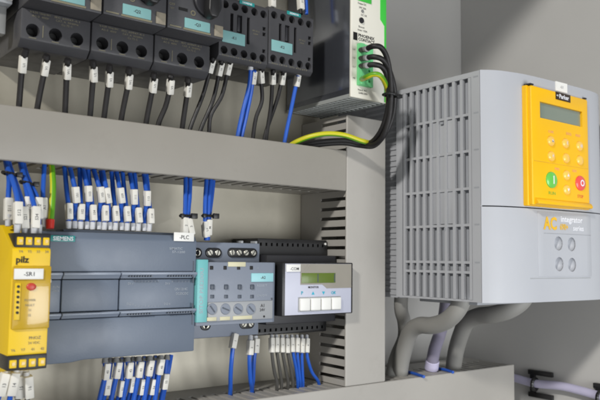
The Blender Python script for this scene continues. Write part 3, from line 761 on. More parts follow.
for i in range(7):
    for j in range(7):
        if random.random() < 0.5: b.box(p.x - 0.0035 + i * 0.001, p.x - 0.0026 + i * 0.001, SF - 0.0017, SF - 0.0013, p.z - 0.0035 + j * 0.001, p.z - 0.0026 + j * 0.001)
b.bm.free(); b = MB(); b.text('A1', (p.x, SF - 0.0016, p.z + 0.0018), 0.003, bold=0.5); b.text('24V', (p.x, SF - 0.0016, p.z - 0.0022), 0.0026, bold=0.5)
b.build('lettering', 'ink', t)
p = at(264, 316.5, SF - 0.0014); MB().cyl((p.x, SF - 0.0012, p.z), (p.x, SF - 0.0018, p.z), 0.0010, 12).build('test_socket', 'hole', t)
b = MB(); p = at(274.5, 303, SF); b.text('SIEMENS', (SX1 - 0.0062, SF - 0.0003, zz(274, 303, SF)), 0.0019, u=(0, 0, 1), v=(-1, 0, 0), width=0.010, bold=0.3); b.build('maker_lettering', 'ink', t)

# ------------------------------------------------------------------ display relay
t = thing('display_relay', (0.30, 0, 0.12), 'black module with a green display and four white buttons', 'display module')
DB = -0.050
b = MB(); xa, xb = at(259, 244, DB).x, at(329.5, 244, DB).x
zt, zb = zz(300, 239.5, DB), zz(300, 333.0, DB)
xa = SX1 + 0.0012; xb = min(xb, VX0 - 0.002)
rb = b.box(xa, xb, DB, -0.002, zb, zt, 0.001).build('rear_housing', 'black', t)
c = MB()
for k in range(13):
    x = xa + 0.004 + (xb - xa - 0.010) * k / 12
    c.box(x - 0.0011, x + 0.0011, DB - 0.003, DB + 0.006, zt - 0.0076, zt - 0.0044); c.box(x - 0.0011, x + 0.0011, DB - 0.003, DB + 0.006, zb + 0.0032, zb + 0.0064)
cut(rb, c)
p = (xb - 0.003, zt - 0.0040); MB().cyl((p[0], DB + 0.001, p[1]), (p[0], DB - 0.0012, p[1]), 0.0012, 12).build('fixing_screw', 'white', t)
DM = -0.066
z1, z0 = zz(320, 255.5, DM), zz(320, 322.0, DM)
MB().box(xa + 0.0005, VX0 - 0.0028, DM, DB + 0.0008, z0, z1, 0.0012).build('middle_housing', 'mpcbdk', t)
DF = -0.0915
fx0, fx1 = at(285.2, 290, DF).x, at(351.2, 290, DF).x
fz1, fz0 = zz(318, 263.8, DF), zz(318, 314.0, DF)
MB().box(fx0 - 0.0030, fx1 + 0.0028, DF + 0.0006, DM - 0.0003, fz0 - 0.0010, fz1 + 0.0012, 0.0010).build('bezel', 'black', t)
pn = MB().box(fx0, fx1, DF, DF + 0.0008, fz0, fz1, 0.0002).build('front_panel', 'lilac', t)
zs = zz(318, 288.0, DF); xk = at(300.3, 280, DF).x; xk2 = at(325.5, 288, DF).x
zs2 = zz(318, 284.5, DF); xk3 = at(322.0, 288, DF).x
b = MB(); b.prism([(xk, fz1 - 0.0002), (xk, zs2), (xk3, zs2), (xk2 + 0.0012, zs - 0.0005), (fx1 - 0.0002, zs - 0.0005), (fx1 - 0.0002, fz1 - 0.0002)], 'y', DF - 0.0004, DF + 0.0004)
b.build('silver_panel', 'silver', t)
a, c = at(301.2, 278, DF), at(335.0, 278, DF); zA, zB = zz(318, 283.0, DF), zz(318, 273.0, DF)
lc = MB().box(a.x, c.x, DF - 0.0008, DF + 0.0004, zA, zB, 0.0002).build('display', 'lcd', t)
b = MB()
for k, x in enumerate((0.47, 0.97)): b.box(a.x + (c.x - a.x) * x - 0.0005, a.x + (c.x - a.x) * x + 0.0005, DF - 0.0010, DF - 0.0007, zA + 0.0008, zB - 0.0008)
b.build('display_segment', 'plcdk', lc)
a, c = at(285.8, 268, DF), at(300.0, 268, DF); zA, zB = zz(293, 271.8, DF), zz(293, 264.4, DF)
sk = MB().box(a.x, c.x, DF - 0.0012, DF - 0.0002, zA, zB, 0.0002).build('device_sticker', 'white', t)
MB().text('-COM', ((a.x + c.x) / 2 + 0.001, DF - 0.0013, (zA + zB) / 2 - 0.0006), 0.0028, width=0.0105, bold=0.2).build('lettering', 'ink', sk)
b = MB(); ptext(b, 'MONITOR', 313.5, 287.2, DF - 0.0003, 0.0020, 0.013, 0.4); b.build('lettering', 'ink', t)
b = MB()
p = at(302, 293, DF); b.text('P', (p.x, DF - 0.0003, p.z), 0.0034, bold=0.6)
p = at(313, 293.2, DF); b.prism([(p.x - 0.0018, p.z - 0.0014), (p.x + 0.0018, p.z - 0.0014), (p.x, p.z + 0.0017)], 'y', DF - 0.0003, DF + 0.0002)
p = at(323.4, 293, DF); b.prism([(p.x - 0.0018, p.z + 0.0014), (p.x + 0.0018, p.z + 0.0014), (p.x, p.z - 0.0017)], 'y', DF - 0.0003, DF + 0.0002)
p = at(333.5, 292.7, DF); b.text('OK', (p.x, DF - 0.0003, p.z), 0.0030, bold=0.7)
b.build('cyan_symbols', 'cyan', t)
a, c = at(298.3, 304, DF), at(340, 304, DF); zA, zB = zz(319, 310.5, DF), zz(319, 297.3, DF)
MB().box(a.x - 0.0004, c.x + 0.0004, DF - 0.0006, DF + 0.0004, zA - 0.0006, zB + 0.0006, 0.0003).build('button_frame', 'sitoplt', t)
for k in range(4):
    w = (c.x - a.x) / 4; MB().box(a.x + w * k + 0.0005, a.x + w * (k + 1) - 0.0005, DF - 0.0032, DF + 0.0003, zA + 0.0003, zB - 0.0003, 0.0012, 3).build('button', 'white', t)

# ------------------------------------------------------------------ yellow safety relay
RF = -0.120
rx0, rx1 = 0.0366, 0.0634
t = thing('safety_relay', (rx0, 0, 0.1), 'narrow yellow safety relay at the left edge of the middle row', 'safety relay')
b = MB(); b.prism([(-0.002, 0.2035), (-0.088, 0.2035), (-0.1135, 0.1880), (RF + 0.0006, 0.1862), (RF, 0.1845), (RF, 0.1130), (RF + 0.0008, 0.1108), (-0.116, 0.1012), (-0.098, 0.0975), (-0.002, 0.0975)], 'x', rx0, rx1, 0.0008)
b.build('housing', 'pilz', t)
c0 = 0.0392
def conn(z0, z1, yb, yf, n=4):
    b = MB(); b.box(c0 - 0.0004, rx1 + 0.0004, yf, yb, z0, z1, 0.0006); cb = b.build('plug_connector', 'black', t)
    w = (rx1 - c0) / n
    for k in range(n):
        xk_ = c0 + w * (k + 0.5); s = MB(); s.box(xk_ - w * 0.36, xk_ + w * 0.36, yf - 0.0010, yf + 0.001, z0 + (z1 - z0) * 0.18, z0 + (z1 - z0) * 0.72, 0.0005); q = s.build('release_tab', 'pilz', cb)
        s = MB(); s.box(xk_ - w * 0.14, xk_ + w * 0.20, yf - 0.0013, yf - 0.0007, z0 + (z1 - z0) * 0.36, z0 + (z1 - z0) * 0.56); 
        s.build('release_slot', 'pilzdk', cb)
conn(0.1868, 0.1972, -0.095, -0.1175); 
cz0, cz1 = zz(28, 369.5, -0.1195), zz(28, 354.5, -0.1195)
b0 = (rx0, c0); c0 = rx0 + 0.0002; rx1s = rx1; rx1 = rx1 - 0.0004
conn(cz0, cz1, -0.100, -0.1208)
rx1 = rx1s; c0 = b0[1]
cvz1, cvz0 = zz(30, 266, RF), zz(30, 329, RF)
cv = MB().box(rx0 + 0.0014, rx1 + 0.0004, RF - 0.0020, RF + 0.0006, cvz0, cvz1, 0.0010).build('clear_cover', 'pilzdk', t)
b = MB().box(rx0 + 0.0022, rx0 + 0.0062, RF - 0.0026, RF - 0.0016, zz(15, 320, RF), zz(15, 283, RF), 0.0003).build('lamp_strip', 'pilz', t)
for k in range(6):
    z = zz(15, 286.5 + k * 5.2, RF); s = MB(); s.cyl((rx0 + 0.0044, RF - 0.0024, z), (rx0 + 0.0044, RF - 0.0030, z), 0.0010, 12); s.build('lamp', 'inkblk', b)
p = at(31.2, 286.8, RF - 0.002); b = MB(); b.ellipse((p.x, RF - 0.0019, p.z), (0.0034, 0, 0), (0, 0, 0.0027), (0, -1, 0), 0.0016, 24, dome=1); b.build('red_button', 'redcap', t)
p0_, p1_ = at(13, 273, RF), at(42.3, 273, RF); zA, zB = zz(28, 279.2, RF), zz(28, 268.6, RF)
sk = MB().box(p0_.x, p1_.x, RF - 0.0032, RF - 0.0018, zA, zB, 0.0003).build('device_sticker', 'white', t)
MB().text('-SR1', ((p0_.x + p1_.x) / 2, RF - 0.0034, (zA + zB) / 2), 0.0030, width=0.0072, bold=0.2).build('lettering', 'ink', sk)
b = MB(); p = at(22.5, 260.5, RF); b.text('pilz', (p.x, RF - 0.0003, p.z), 0.0046, width=0.0088, bold=0.8)
b.build('maker_lettering', 'inkblk', t)
b = MB()
for k, xx in enumerate(('Y4', 'Y5', '33', '34')): b.text(xx, (c0 + (rx1 - c0) * (k + 0.5) / 4, RF - 0.0003, zz(30, 251.5, RF)), 0.0019); b.text(('Y6', 'Y7', '41', '42')[k], (rx0 + (rx1 - rx0) * (k + 0.5) / 4, RF - 0.0003, zz(28, 349.5, RF)), 0.0019)
b.build('terminal_lettering', 'inkdim', t); b = MB()
b.text('PNOZ', (rx0 + 0.018, RF - 0.0003, zz(30, 338, RF)), 0.0022); b.text('24 VDC', (rx0 + 0.0175, RF - 0.0003, zz(30, 343, RF)), 0.0018)
b.build('lettering', 'inkdim', t)
b = MB(); 
for k, s in enumerate(('POWER', 'FAULT', 'S1', 'S2')): b.text(s, (rx0 + 0.013, RF - 0.0022, zz(30, 300 + k * 5, RF)), 0.0016)
b.build('cover_lettering', 'inkdim', t)
p = at(52.3, 281, RF); MB().box(rx1 - 0.0002, rx1 + 0.0010, RF - 0.0005, RF + 0.002, p.z - 0.0012, p.z + 0.0012, 0.0003).build('cover_catch', 'white', t)

# ------------------------------------------------------------------ wires of the middle row
# above the relay: two bundles of blue wires, each with a tie
Gr = 'blue wires plugged into the yellow relay'
rw = [([(6, 163, -0.066), (9, 178, -0.082), (8.5, 196, -0.094), (8, 226, -0.098)], (7.5, 208, 0.3), 'outermost blue wire with white marker left of the yellow relay'),
      ([(7, 164, -0.070), (11.5, 177, -0.086), (16, 192, -0.099), (18, 208, -0.106), (17, 236, -0.107)], (17.5, 212, 0.0), 'blue wire with white marker at the front of the left relay bundle'),
      ([(9, 163, -0.066), (14, 178, -0.082), (20, 196, -0.096), (24, 214, -0.102), (24, 236, -0.104)], (24, 217, 0.3), 'blue wire with white marker at the right of the left relay bundle'),
      ([(21, 166, -0.066), (24.5, 180, -0.082), (27.5, 198, -0.095), (28, 234, -0.099)], (28, 207, 0.2), 'blue wire with white marker at the left of the right relay bundle'),
      ([(22, 167, -0.070), (26.5, 182, -0.087), (32, 198, -0.099), (35.5, 214, -0.105), (34, 236, -0.107)], (35, 217, 0.3), 'blue wire with white marker at the front of the right relay bundle'),
      ([(24, 166, -0.066), (29.5, 182, -0.082), (37, 198, -0.094), (38.5, 216, -0.098), (38.5, 236, -0.100)], (38, 208, 0.2), 'blue wire with white marker at the back of the right relay bundle')]
for i, (px, tg, lab) in enumerate(rw):
    pts = [at(*p) for p in px]; pts = [pts[0] + Vector((-0.001, 0.006, 0.016))] + pts
    yt = px[-2][2] if i not in (0, 3) else px[-1][2]
    c = at(tg[0], tg[1], yt); fb = pts[-1]
    wire(lab, 'wire', Gr, pts, 0.0019, 'blue', (c, (tg[2] * 0.002, 0, 0.010)), (fb, fb + Vector((0, 0, 0.0085))), code=['S11', 'S12', 'S21', 'S22', 'S34', 'Y32'][i], tagsize=(0.0029, 0.0082))
for (px, py, y, w, lab) in ((9.5, 174, -0.080, 0.0066, 'black cable tie around the left bundle of blue wires above the relay'), (27, 183.5, -0.0845, 0.0062, 'black cable tie around the right bundle of blue wires above the relay')):
    p = at(px, py, y); b = MB()
    b2 = [(p.x + math.cos(k * math.pi / 9) * w * 0.78, p.y + math.sin(k * math.pi / 9) * w * 0.85, p.z + math.cos(k * math.pi / 9) * -0.0012) for k in range(18)]
    for k in range(18): b.cyl(b2[k], b2[(k + 1) % 18], 0.0011, 6)
    b.box(p.x + w * 0.6, p.x + w * 1.25, p.y - w * 0.9, p.y - w * 0.3, p.z - 0.0022, p.z + 0.0014, 0.0004)
    tag(b.build('cable_tie', 'black', origin=p), lab, 'cable tie', 'cable ties on blue wires')
pts = [at(33, 164, -0.066), at(34, 172, -0.068), at(37, 196, -0.072), at(39, 236, -0.074)]
wire('single blue wire with low marker right of the relay bundles', 'wire', Gr, [at(44.5, 162, -0.066), at(44, 172, -0.07), at(43, 195, -0.078), at(44, 226, -0.084)], 0.0018, 'blue', (at(44.3, 209, -0.081), (0.0003, 0, 0.01)), (at(44, 227, -0.084), at(44, 218, -0.083)), code='A1', tagsize=(0.0029, 0.0082))
pts = [at(50.5, 160, -0.066), at(52, 170, -0.070), at(53, 186, -0.078), at(52, 206, -0.084), at(50, 228, -0.088)]
o = MB().tube(pts, 0.0024, 15, stripe=True).build('earth_wire', 'earth', origin=pts[0]); tag(o, 'yellow and green earth wire with red ferrule right of the relay bundles', 'wire')
MB().cyl(at(50, 228.5, -0.088), at(50.3, 219.5, -0.087), 0.0029, 14, 0.0033, bev=0.0003).build('ferrule', 'redferr', o)

# fifteen wires above the controller, markers in two rows
Gp = 'blue wires above the controller'
low = [(69, 211.5), (81, 211.5), (93, 212), (105, 212.5), (115.5, 213), (127, 213.5), (138.5, 214.5), (150.5, 215.5)]
upp = [(76, 195), (88.5, 194.5), (101, 195), (107.3, 196), (121, 196.5), (134, 197.5), (147, 198.5)]
ords = ['first', 'second', 'third', 'fourth', 'fifth', 'sixth', 'seventh', 'eighth']
fer = [68.5, 74.5, 80.5, 86.5, 92.5, 98.5, 104.2, 109.8, 115.3, 121.3, 127, 132.6, 138.2, 143.8, 149]
YW = -0.068
def topwire(fx, tg, lean, lab, code, lower):
    k = (tg[0] - 64) / 90.0
    ytop = 166 + k * 10
    xt = tg[0] + lean
    fy = 227.5 + k * 3
    if lower: px = [(fx, fy, -0.0690), (fx + (tg[0] - fx) * 0.15, fy - 7, -0.0690), (tg[0], tg[1], -0.0700), (tg[0] * 0.5 + xt * 0.5, (tg[1] + ytop) / 2 + 2, -0.0645), (xt, ytop, -0.0585)]
    else: px = [(fx, fy, -0.0680), (fx + (tg[0] - fx) * 0.1, fy - 7, -0.0672), (fx * 0.75 + tg[0] * 0.25, fy - 15, -0.0660), (tg[0], tg[1], -0.0712), (tg[0] * 0.45 + xt * 0.55, (tg[1] + ytop) / 2 - 2, -0.0690), (xt, ytop, -0.0610)]
    pts = [at(*p) for p in px]; pts.append(pts[-1] + Vector((-0.001, 0.006, 0.016)))
    c = at(tg[0], tg[1], -0.070)
    fe = (at(fx, fy + 1, px[0][2]), at(px[1][0] * 0.9 + fx * 0.1, fy - 6.5, px[1][2]))
    wire(lab, 'wire', Gp, pts, 0.00195, 'blue', (c, (0, 0, 1)), fe, code=code, tagsize=(0.0025, 0.0066))
leans = [-4.5, -1.5, -5.0, -4.0, -4.0, -4.5, -4.0, -4.0]
for i, tg in enumerate(low):
    topwire(fer[2 * i], tg, leans[i], 'blue wire above the controller, %s from the left in the lower row of markers' % ords[i], str(100 + 2 * i), True)
leans2 = [-6.0, -5.5, -7, -4.5, -4.5, -4.0, -3.0]
for i, tg in enumerate(upp):
    topwire(fer[2 * i + 1], tg, leans2[i], 'blue wire above the controller, %s from the left in the upper row of markers' % ords[i], str(101 + 2 * i), False)

# two tied pairs of blue wires above the four channel module
Gt = 'blue wires in tied pairs above the module'
def strand(px, lab, tg=None, fe=None, code='2', r=0.0020, grp=Gt, m='blue', ext=0.016):
    pts = [at(*p) for p in px]; pts = [pts[0] + Vector((0, 0.004, ext))] + pts
    return wire(lab, 'wire', grp, pts, r, m, (at(*tg[:3]), (tg[3], 0, 0.01)) if tg else None, fe, code=code, tagsize=(0.0028, 0.0075))
strand([(185.5, 174, -0.060), (185.5, 195, -0.064), (185, 216, -0.068), (184, 234, -0.070)], 'left wire of the tied blue pair behind the white controller sticker', (185.5, 226, -0.069, 0.0002))
strand([(190, 174, -0.060), (189.8, 195, -0.064), (188.3, 216, -0.068), (191, 234, -0.070)], 'right wire of the tied blue pair behind the white controller sticker', (191, 227, -0.069, 0.0004), code='3')
strand([(206.5, 177, -0.062), (205.5, 195, -0.064), (205, 216, -0.064), (206, 240, -0.060)], 'left wire of the tied blue pair above the module', (203.3, 228, -0.066, 0.0001), code='L+')
strand([(211, 177, -0.062), (209.5, 195, -0.064), (208.5, 216, -0.064), (208, 240, -0.060)], 'right wire of the tied blue pair above the module', (211.5, 227, -0.066, 0.0004), code='M')
strand([(213.3, 178, -0.060), (212, 195, -0.062), (209.6, 214, -0.063), (207, 240, -0.062)], 'rear wire of the tied blue bundle above the module')
for px, y, lab in ((186.3, -0.068, 'black cable tie around the blue pair behind the white controller sticker'), (208.2, -0.0645, 'black cable tie around the blue wires above the module')):
    p = at(px, 216, y); b = MB()
    b2 = [(p.x + math.cos(k * math.pi / 9) * 0.0058, p.y + math.sin(k * math.pi / 9) * 0.0040, p.z) for k in range(18)]
    for k in range(18): b.cyl(b2[k], b2[(k + 1) % 18], 0.0013, 6)
    b.box(p.x + 0.0025, p.x + 0.0085, p.y - 0.0062, p.y - 0.0030, p.z - 0.0024, p.z + 0.0024, 0.0005); b.box(p.x - 0.0070, p.x - 0.0038, p.y - 0.0040, p.y - 0.001, p.z - 0.0018, p.z + 0.0018, 0.0004)
    tag(b.build('cable_tie', 'black', origin=p), lab, 'cable tie', 'cable ties on blue wires')

# twelve wires below the controller
Gu = 'blue wires below the controller'
up2 = [(106, 372.0), (117.3, 371.2), (129, 370.3), (139.3, 369.8), (149.5, 369.0), (160, 367.0)]
lo2 = [(106.8, 387.5), (121.2, 389), (131.8, 385), (141.8, 388), (152.3, 388), (164.5, 382)]
def downwire(fx, tg, dx, lab, code, yy):
    k = (tg[0] - 104) / 65
    fy = 358.5 - k * 3.5
    px = [(fx, fy, yy + 0.001), (fx * 0.85 + tg[0] * 0.15, fy + 5, yy), (tg[0], tg[1], yy), (tg[0] + dx, 402, yy + 0.004)]
    pts = [at(*p) for p in px]; pts.append(pts[-1] + Vector((-0.002, 0.006, -0.03)))
    d = at(fx, fy, yy) - at(px[3][0], px[3][1], yy)
    wire(lab, 'wire', Gu, pts, 0.0021, 'blue', (at(tg[0], tg[1], yy), (d.x * 0.7, 0, d.z)), (at(fx, fy, yy + 0.001), at(fx * 0.88 + tg[0] * 0.12, fy + 5, yy)), code=code, tagsize=(0.0025, 0.0068), ferrm='greyferr')
for i in range(6):
    downwire(105 + i * 11.2, up2[i], -7 + i * 0.3, 'blue wire below the controller, %s from the left in the upper row of markers' % ords[i], str(40 + i), -0.073)
    downwire(111 + i * 11.2, lo2[i], -4, 'blue wire below the controller, %s from the left in the lower row of markers' % ords[i], str(50 + i), -0.068)
pts = [at(171, 355, -0.060), at(168, 372, -0.062), at(162, 402, -0.058), at(161, 412, -0.055)]
tag(MB().tube(pts, 0.0021, 10).build('wire', 'blue', origin=pts[0]), 'blue wire without marker at the right end below the controller', 'wire', Gu)

# wires below the yellow relay
Gv = 'wires below the yellow relay'
for i, (fx, fy, tx, ty, ex, lab, m) in enumerate(((5.5, 372, 3, 384, -3, 'blue wire with white marker, leftmost below the yellow relay', 'blue'), (16, 371, 13, 384, 9, 'blue wire with large white marker below the yellow relay', 'blue'), (21, 374, 20, 388, 17, 'grey wire with white marker below the middle of the yellow relay', 'greyins'), (26.5, 377, 28.5, 388, 27, 'wire with white marker, rightmost below the yellow relay', 'greyins'))):
    yy = (-0.105, -0.107, -0.100, -0.104)[i]
    pts = [at(fx, fy - 5, yy), at(fx, fy + 2, yy), at(tx, ty, yy), at(ex, 403, yy + 0.004), at(ex - 2, 420, yy + 0.01)]
    wire(lab, 'wire', Gv, pts, 0.0019, m, (at(tx, ty, yy), (at(fx, fy, yy).x - at(ex, 403, yy).x, 0, 0.034)), (at(fx, fy - 5, yy), at(fx, fy + 3, yy)), code=str(13 + i), tagsize=(0.0030, 0.0083))
# below the module
Gw = 'wires below the four channel module'
def under(px, lab, tg, code, m='blue', r=0.0021, grp=Gw, ts=(0.0027, 0.0070), fe=True, fm='ferr'):
    pts = [at(*p) for p in px]; pts.append(pts[-1] + Vector((0, 0.002, -0.02)))
    wire(lab, 'wire', grp, pts, r, m, (at(*tg[:3]), (tg[3], 0, 0.01)), (pts[0], pts[0].lerp(pts[1], 0.8)) if fe else None, code=code, tagsize=ts, ferrm=fm)
under([(235, 334, -0.054), (233.6, 341, -0.058), (231.8, 358, -0.058), (230.6, 375, -0.054), (230.3, 393, -0.046)], 'blue wire with slanted marker under the middle of the module', (233.8, 341.5, -0.058, 0.0012), '1')
under([(250.5, 336, -0.054), (250, 346, -0.058), (249.5, 362, -0.058), (250.5, 380, -0.054), (252, 391, -0.047)], 'blue wire with marker under the right end of the module, front of a pair', (250, 347, -0.058, 0.0), '2')
under([(255.5, 336, -0.050), (255.6, 346, -0.052), (254, 360, -0.052), (253, 380, -0.048), (252, 389, -0.042)], 'blue wire with marker under the right end of the module, rear of a pair', (256, 345.5, -0.052, 0.0003), '3')
# below the display module
Gx = 'wires below the display module'
dxw = [(271.6, 'greyins', 273, 277), (276.2, 'greyins', 279, 281.5), (281.6, 'greyins', 285, 288), (286.6, 'greyins', 290.5, 293), (291.6, 'blue', 296, 298.0), (296.7, 'blue', 298.5, 300.5), (301.7, 'blue', 302, 303), (306.6, 'blue', 308, 319)]
for i, (x, m, xm_, xe) in enumerate(dxw):
    yy = -0.058
    pts_ = [(x, 335.5, -0.052), (x, 345, yy), ((x + xm_) / 2, 357, yy), (xm_ + (xe - xm_) * 0.35, 372, yy + 0.002), (xe, 387.5 if m == 'blue' and i < 7 else 384, -0.052)]
    under(pts_, '%s wire below the display module, %s of eight from the left' % ('blue' if m == 'blue' else 'dark grey', ords[i]), (x, 345.5, yy, 0.0), str(i + 1), m=m, r=0.0017, grp=Gx, ts=(0.0023, 0.0073))
# ------------------------------------------------------------------ drive
DX0, DX1 = 0.4500, 0.6500
DZ0, DZ1 = 0.1408, 0.3692
PROF = [(DX0, -0.1996), (0.4580, -0.2056), (0.4710, -0.2114), (0.5000, -0.2176), (0.5480, -0.2204), (0.5960, -0.2220), (0.6250, -0.2205), (0.6410, -0.2150), (0.6480, -0.2075), (DX1, -0.1996)]
def yf(x):
    for a, b in zip(PROF[:-1], PROF[1:]):
        if a[0] <= x <= b[0] and b[0] > a[0]: return a[1] + (b[1] - a[1]) * (x - a[0]) / (b[0] - a[0])
    return -0.2
def front(px, py):
    y = -0.218
    for _ in range(12):
        p = at(px, py, y); y = yf(p.x)
    return at(px, py, y)
# fine version of the profile so that the front is a smooth curve
fine = [(p.x, p.y) for p in smooth_path([(a, b, 0) for a, b in PROF], 4)]
seam = at(483, 206, -0.2).z
t = thing('motor_drive', ((DX0 + DX1) / 2, -0.1, DZ0), 'large light grey motor drive with a yellow keypad and slotted side', 'motor drive')
ch = [(x, y) for x, y in fine]
def shell(z0, z1, name, yb=-0.1995):
    pts = ch[:-1] + [(DX1, -0.1996), (DX1 - 0.0003, -0.185), (DX0 + 0.012, -0.185), (DX0 + 0.0042, -0.1992), (DX0, -0.1996)]
    return MB().prism(pts[:-1], 'z', z0, z1, 0.0).build(name, 'drive', t, sharp=24)
up = shell(seam + 0.0006, DZ1, 'upper_cover'); lo = shell(DZ0, seam - 0.0006, 'lower_cover')
MB().box(DX0 + 0.0012, DX1 - 0.002, -0.2185, -0.190, seam - 0.004, seam + 0.004).build('seam_rib', 'drivein', t) if False else None
# slotted side: border, slats, cross bars, dark inside
b = MB()
sy = [ax(px, 190, DX0).y for px in (404.3, 410.9, 417.3, 424.0, 430.8, 437.8, 445.6, 453.8, 461.8, 470.2)]
ztop = ax(470, 77.5, DX0).z; zbot = ax(470, 300.0, DX0).z
ye = -0.0845
b.box(DX0, DX0 + 0.0025, -0.1990, sy[-1] - 0.0022, DZ0 + 0.0002, DZ1 - 0.0002)     # solid strip towards the front
b.box(DX0, DX0 + 0.0025, sy[0] + 0.0030, ye, DZ0 + 0.0002, DZ1 - 0.0002)
b.box(DX0, DX0 + 0.0025, sy[-1] - 0.0022, sy[0] + 0.0030, ztop, DZ1 - 0.0002); b.box(DX0, DX0 + 0.0025, sy[-1] - 0.0022, sy[0] + 0.0030, DZ0 + 0.0002, zbot)
for k, y in enumerate(sy):
    w = 0.0017 - 0.00002 * (9 - k)
    b.box(DX0, DX0 + 0.0036, y - w, y + w, zbot - 0.0002, ztop + 0.0002)
bars = [ax(467, py, DX0).z for py in (114.5, 151, 188.5, 225, 262.5, 272.5)]
for z in bars: b.box(DX0 + 0.0008, DX0 + 0.0040, sy[-1], sy[0], z - 0.0013, z + 0.0013)
b.build('slotted_side', 'driveside', t)
b = MB()
for z in [ax(474, 77, DX0).z] + bars[:5]: b.box(DX0 - 0.0002, DX0 + 0.0004, -0.1975, -0.1915, z - 0.0005, z + 0.0009)
b.build('side_notch', 'drivein', t)
yp0, yp1 = ax(452, 170, DX0).y, ax(431, 170, DX0).y
b = MB(); b.box(DX0 + 0.0022, DX0 + 0.0070, yp0, yp1, bars[3] + 0.002, ax(442, 121, DX0).z, 0.0005); b.build('blank_plate', 'driveside', t)
b = MB(); p = ax(441.5, 122, DX0); b.box(DX0 - 0.0003, DX0 + 0.002, p.y - 0.0018, p.y + 0.0018, p.z - 0.0024, p.z); b.build('snap_hook', 'drivein', t); b = MB(); p = ax(445, 228, DX0); b.box(DX0 - 0.0003, DX0 + 0.002, p.y - 0.001, p.y + 0.001, p.z - 0.003, p.z); b.build('snap_hook', 'drivein', t)
b = MB(); b.box(DX0 + 0.0058, DX1 - 0.0003, -0.1795, -0.0845, DZ0 + 0.0004, DZ1 - 0.0004, 0.0006); b.build('case', 'drivein', t)
b = MB(); b.box(DX0 + 0.0004, DX0 + 0.0056, -0.1795, -0.0848, DZ0 + 0.0003, DZ0 + 0.002); b.box(DX0 + 0.0004, DX0 + 0.0056, -0.1795, -0.0848, DZ1 - 0.002, DZ1 - 0.0003); b.build('shell_edge', 'driveside', t)
# heat sink behind
b = MB(); b.box(DX0 + 0.0052, DX1 - 0.006, -0.0842, WY - 0.0005, DZ0 - 0.001, DZ1 - 0.004)
z = DZ0 + 0.002
while z < DZ1 - 0.01:
    b.box(DX0 + 0.0038, DX0 + 0.0051, -0.0838, -0.030, z, z + 0.0028); z += 0.0062
b.build('heat_sink', 'driveside', t)
b = MB(); b.box(DX0 + 0.02, DX1 - 0.02, -0.178, -0.10, DZ0 - 0.0042, DZ0 + 0.0002, 0.0006); b.build('gland_plate', 'drivein', t)

# keypad
KF = -0.2258
k0, k1 = at(532.0, 150, KF).x, at(588.6, 150, KF).x
kz1 = (at(533, 86.0, KF).z + at(587, 99, KF).z) / 2; kz0 = (at(533, 204.5, KF).z + at(588, 210, KF).z) / 2
kb = MB().box(k0 - 0.0022, k1 + 0.001, KF + 0.004, -0.2080, kz0 - 0.0008, kz1 + 0.0006, 0.0012).build('keypad_seat', 'yellow', t)
kp = MB().prism([(k0, kz0), (k1, kz0), (k1, kz1 - 0.002), (k1 - 0.0008, kz1), (k0 + 0.0008, kz1), (k0, kz1 - 0.002)], 'y', KF, KF + 0.006, 0.0014, 3).build('keypad', 'yellow', t)
def kat(px, py): return at(px, py, KF)
sx0, sx1 = (kat(540, 110).x, kat(582.2, 118).x)
sz1 = (kat(540, 101.5).z + kat(582, 111.5).z) / 2; sz0 = (kat(540, 118.3).z + kat(582, 126.3).z) / 2
c = MB(); c.box(sx0, sx1, KF - 0.004, KF + 0.0032, sz0, sz1); cut(kp, c)
MB().box(sx0 + 0.0002, sx1 - 0.0002, KF + 0.0024, KF + 0.0031, sz0 + 0.0002, sz1 - 0.0002).build('display', 'lcdgrey', t)
a, e = kat(555.5, 97), kat(570.0, 97); zc_ = kat(563, 97.2).z
lg = MB().box(a.x, e.x, KF - 0.0006, KF + 0.0004, zc_ - 0.0040, zc_ + 0.0040, 0.0002).build('maker_badge', 'darkbox', t)
MB().text('Parker', ((a.x + e.x) / 2 + 0.0014, KF - 0.0007, zc_), 0.0046, width=(e.x - a.x) * 0.66, bold=0.9).build('lettering', 'printwhite', lg)
b = MB(); b.box(a.x + 0.0012, a.x + 0.0045, KF - 0.0008, KF - 0.0005, zc_ - 0.0003, zc_ + 0.0007); b.prism([(a.x + 0.0032, zc_ - 0.0010), (a.x + 0.0050, zc_ + 0.0002), (a.x + 0.0032, zc_ + 0.0014)], 'y', KF - 0.0008, KF - 0.0005); b.build('emblem', 'printwhite', lg)
def btn(px, py, rx, rz, m, name='key'):
    p = kat(px, py); b = MB(); b.ellipse((p.x, KF + 0.0003, p.z), (rx, 0, 0), (0, 0, rz), (0, -1, 0), 0.0030, 28, dome=1); return b.build(name, m, t), p
icons = ['M', 'E', 'L/R', 'PROG', '', '']
for i, (px, py) in enumerate(((550.4, 141.2), (565.0, 143.4), (579.0, 146.2), (550.8, 156.4), (565.6, 158.4), (579.3, 160.5), (566.0, 175.4), (566.2, 190.0))):
    k_, p = btn(px, py, 0.0058, 0.0052, 'keyor')
    if i in (6, 7):
        s = 1 if i == 6 else -1
        b = MB(); b.prism([(p.x - 0.0019, p.z - s * 0.0013), (p.x + 0.0019, p.z - s * 0.0013), (p.x, p.z + s * 0.0016)], 'y', KF - 0.0029, KF - 0.0024); b.build('arrow', 'printwhite', k_)
    elif i < 4:
        MB().text(['M', 'E', 'LR', 'P'][i], (p.x, KF - 0.0029, p.z), 0.0030, bold=0.5).build('lettering', 'printwhite', k_)
k_, p = btn(551.2, 180.0, 0.0096, 0.0084, 'keygreen', 'start_key'); MB().box(p.x + 0.0000, p.x + 0.0014, KF - 0.0031, KF - 0.0020, p.z - 0.0042, p.z + 0.0042, 0.0003).build('symbol', 'printwhite', k_)
k_, p = btn(580.0, 183.3, 0.0092, 0.0080, 'keyred', 'stop_key')
